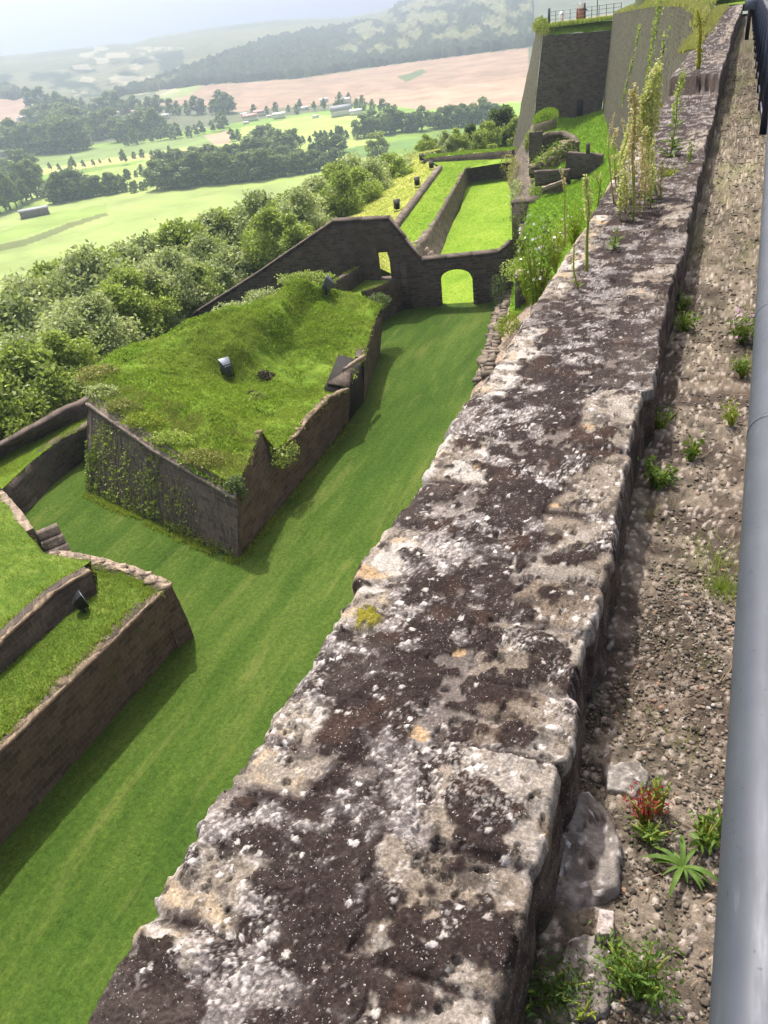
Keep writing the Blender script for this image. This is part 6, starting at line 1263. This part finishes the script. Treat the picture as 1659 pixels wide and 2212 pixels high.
row([(90, 458), (112, 462)], 3, 18, 28, 'low bush beside the stone shed in the meadow', 'bushes by the stone shed', [0, 4])
row([(140, 474), (158, 470), (176, 466), (192, 463)], 8, 46, 62, 'tree in the square dark block of trees at the edge of the meadow', 'square block of trees', [1, 4], 2)
row([(205, 462), (250, 456), (295, 450)], 9, 28, 46, 'lower bushy tree in the hedge right of the square block', 'hedge right of the square block', [0, 1, 4])
row([(250, 432), (330, 412)], 7, 14, 24, 'tree in the thin hedge behind the square block', 'thin hedge behind the square block', [0, 4])
row([(312, 450), (348, 444)], 4, 20, 30, 'small tree standing alone between two hedges in the meadow', 'small trees between two hedges', [0, 2])
row([(372, 446), (420, 440), (480, 432), (545, 427), (605, 420)], 18, 52, 72, 'tall tree in the big central wood of the valley', 'front trees of the central wood', [0, 1, 4])
row([(385, 410), (460, 398), (540, 392), (620, 380)], 16, 40, 56, 'tree in the back row of the big central wood', 'back trees of the central wood', [0, 1, 4])
row([(615, 420), (690, 408), (760, 396), (795, 392)], 14, 34, 46, 'clipped-looking tree in the hedge right of the central wood', 'hedge right of the central wood', [1, 4], 2)
row([(640, 385), (720, 372), (800, 357)], 12, 24, 40, 'tree of the dark belt behind the hedge right of the central wood', 'dark belt behind the right hedge', [0, 1])
row([(610, 345), (640, 342), (660, 362), (690, 352)], 6, 34, 48, 'rounded tree rising above the central wood', 'rounded trees above the central wood', [0, 4])
row([(700, 340), (760, 332), (830, 322), (870, 315)], 14, 16, 30, 'tree in the thin hedgerow under the bright field', 'hedgerow under the bright field', [0, 1, 2])
row([(855, 322), (930, 312), (1000, 304), (1080, 296), (1160, 285)], 22, 30, 52, 'tree in the long dark hedgerow left of the bastion', 'long dark hedgerow', [0, 1, 4])
vtree(885, 372, 58, 'single pale yellow-green rounded tree in the dark green field', None, 0, 1., LEAF_Y)
row([(100, 408), (150, 402), (195, 395), (260, 380), (330, 372), (400, 356)], 14, 8, 18, 'small tree in the sparse row across the pale strips', 'sparse row across the pale strips', [2, 3, 0], 4)
vtree(293, 386, 30, 'slim dark tree standing taller than the sparse row across the pale strips', None, 3); vtree(175, 398, 26, 'slim tree at the left end of the sparse row across the pale strips', None, 3); vtree(545, 331, 26, 'square tree between the brown patch and the bright field', None, 1); vtree(560, 329, 22, 'tree right beside the square tree by the brown patch', None, 4)
row([(20, 355), (70, 362), (120, 358), (190, 350)], 15, 46, 70, 'large dark tree in the wood around the left village', 'front of the left village wood', [0, 1, 4])
row([(75, 300), (140, 305), (220, 322), (300, 325), (380, 315)], 22, 34, 58, 'dark tree among the roofs of the left village', 'trees among the left village', [0, 1, 4], 6)
row([(80, 262), (160, 270), (260, 268), (350, 272), (450, 268), (540, 268)], 24, 26, 44, 'tree at the back of the left village wood', 'back of the left village wood', [0, 1, 4], 5)
row([(300, 340), (380, 330), (460, 318), (530, 300)], 14, 18, 34, 'tree in the dark belt along the village road', 'belt along the village road', [0, 1])
row([(600, 265), (650, 262), (710, 262), (760, 255), (810, 242)], 10, 12, 28, 'tree among the white roofs of the right village', 'trees among the right village', [0, 4, 2], 5)
row([(780, 268), (850, 262), (930, 262)], 9, 14, 30, 'tree below the right village beside the bright field', 'trees below the right village', [0, 4], 4)
VT.sort(key=lambda t: -t[2]); quota = 285-cnt
for t in VT[:quota]: vbuild(*t)
bv, bc = [], []
for t in VT[quota:]:
    q, rr = hit(t[0], t[1]); h = t[2]/1801*np.linalg.norm(q-O_); me = FAR[t[5] if t[5] is not None else int(rg.integers(0, 5))][1][1]
    v = np.empty(len(me.vertices)*3, np.float32); me.vertices.foreach_get('co', v); v = v.reshape(-1, 4, 3)[::3]; c = v.mean(1, keepdims=True); v = (c+(v-c)*1.6).reshape(-1, 3)*h/9.3+q-A3(0, 0, .3)
    bv.append(v); bc.append(np.repeat(rg.uniform(0, 1, (len(v)//4, 1)), 4, 0))
bv = np.concatenate(bv); bc = np.concatenate(bc)
o = ob('distant_trees', bv, np.arange(len(bv)).reshape(-1, 4), LEAF_F, None, False, bc.repeat(3, 1)); tag(o, 'smallest trees of the far hedges and village gardens', 'trees', kind='stuff')
# houses of the two villages
def house(x, y, wpx, label, roofm, rz=0., wallm=PLASTER, grp=None):
    q, rr = hit(x, y); s = .95*wpx/1801*np.linalg.norm(q-O_); L, D, Hh = s, s*.55, s*.28; e = empty('house', q-A3(0, 0, .3), R(-az_el(x, y)[0])+rz); tag(e, label, 'house', grp)
    mb = MB(); box(mb, (0, 0, Hh/2), (L, D, Hh)); mb.build('wall', wallm, e)
    mb = MB(); rh = D*.42; V = [(-L*.53, -D*.58, Hh-.1), (L*.53, -D*.58, Hh-.1), (L*.53, D*.58, Hh-.1), (-L*.53, D*.58, Hh-.1), (-L*.53, 0, Hh+rh), (L*.53, 0, Hh+rh)]; mb.add(V, [[0, 1, 5, 4], [2, 3, 4, 5], [3, 2, 1, 0]], [[0, 4, 3], [1, 2, 5]]); mb.build('roof', roofm, e)
PINK = m_flat('faded_tiles', (.55, .36, .32), .85, 0, 2, .2); WROOF = m_flat('pale_sheet_roof', (.72, .70, .68), .6, 0, 2, .1)
hl = [(588, 284, 30, 'pink-roofed farmhouse largest in the cluster at the edge of the bright field', PINK), (608, 272, 24, 'long pink roof behind the largest pink-roofed farmhouse', PINK), (573, 272, 14, 'white gable left of the pink roofs', WROOF), (577, 291, 12, 'small white shed in front of the pink roofs', WROOF), (655, 278, 26, 'low white-roofed building right of the pink roofs', WROOF), (632, 276, 12, 'small pale house between pink and white roofs', PLASTER), (715, 258, 16, 'white domed barn roof in the middle of the right village', WROOF), (760, 240, 18, 'pale barn at the upper edge of the right village', WROOF), (808, 244, 26, 'large white roof under the hill trees of the right village', WROOF), (800, 272, 44, 'long grey barn at the right end of the right village', ROOFG), (835, 270, 26, 'white roof beside the long grey barn', WROOF), (740, 277, 14, 'tiny pale house below the white domed barn', PLASTER), (520, 282, 16, 'small pink house left of the farm cluster', PINK), (475, 306, 14, 'pale roadside shed beside the village road', WROOF),
      (50, 283, 16, 'small white house alone by the brown field at far left', WROOF), (195, 275, 18, 'pale roof highest in the left village', WROOF), (225, 272, 14, 'white roof right of the highest pale roof in the left village', WROOF), (270, 275, 22, 'pinkish roof in the middle of the left village', PINK), (325, 272, 26, 'wide pinkish roof at the right of the left village', PINK), (275, 322, 22, 'pink house at the front of the left village', PINK), (290, 300, 18, 'pale house behind the pink house at the front of the left village', PINK), (385, 280, 22, 'pale roof at the right end of the left village', WROOF), (125, 285, 12, 'white house in the trees at the left of the left village', WROOF), (360, 288, 16, 'grey roof below the wide pinkish roof', ROOFG), (105, 328, 12, 'white wall glimpsed in the front trees of the left village', WROOF)]
for i, (x, y, wp, lb, rm) in enumerate(hl): house(x, y, wp, lb, rm, rg.uniform(-.4, .4), PLASTER)
q, rr = hit(83, 506); sh = empty('stone_shed', q, R(-az_el(83, 506)[0])); tag(sh, 'grey flat-topped stone shed standing in the meadow at the left', 'shed'); s = 55/1801*np.linalg.norm(q-O_)
mb = MB(); box(mb, (0, 0, s*.11), (s, s*.5, s*.24)); mb.build('wall', WALL_GREY, sh); mb = MB(); box(mb, (0, 0, s*.245), (s*1.05, s*.55, s*.03)); mb.build('roof', ROOFG, sh)
# ------------------------------------------------------------------ the air
mb = MB(); box(mb, (0, 0, 130), (6900, 6900, 390)); hz = mb.build('haze', None); tag(hz, 'pale summer haze filling the valley', 'haze', kind='stuff')
m, nt, o = newmat('haze_air'); v = nt.nodes.new('ShaderNodeVolumePrincipled'); v.inputs['Color'].default_value = (.66, .77, 1, 1); v.inputs['Density'].default_value = HAZE_D; v.inputs['Anisotropy'].default_value = .45
nt.links.new(v.outputs[0], o.inputs['Volume']); hz.data.materials.append(m)
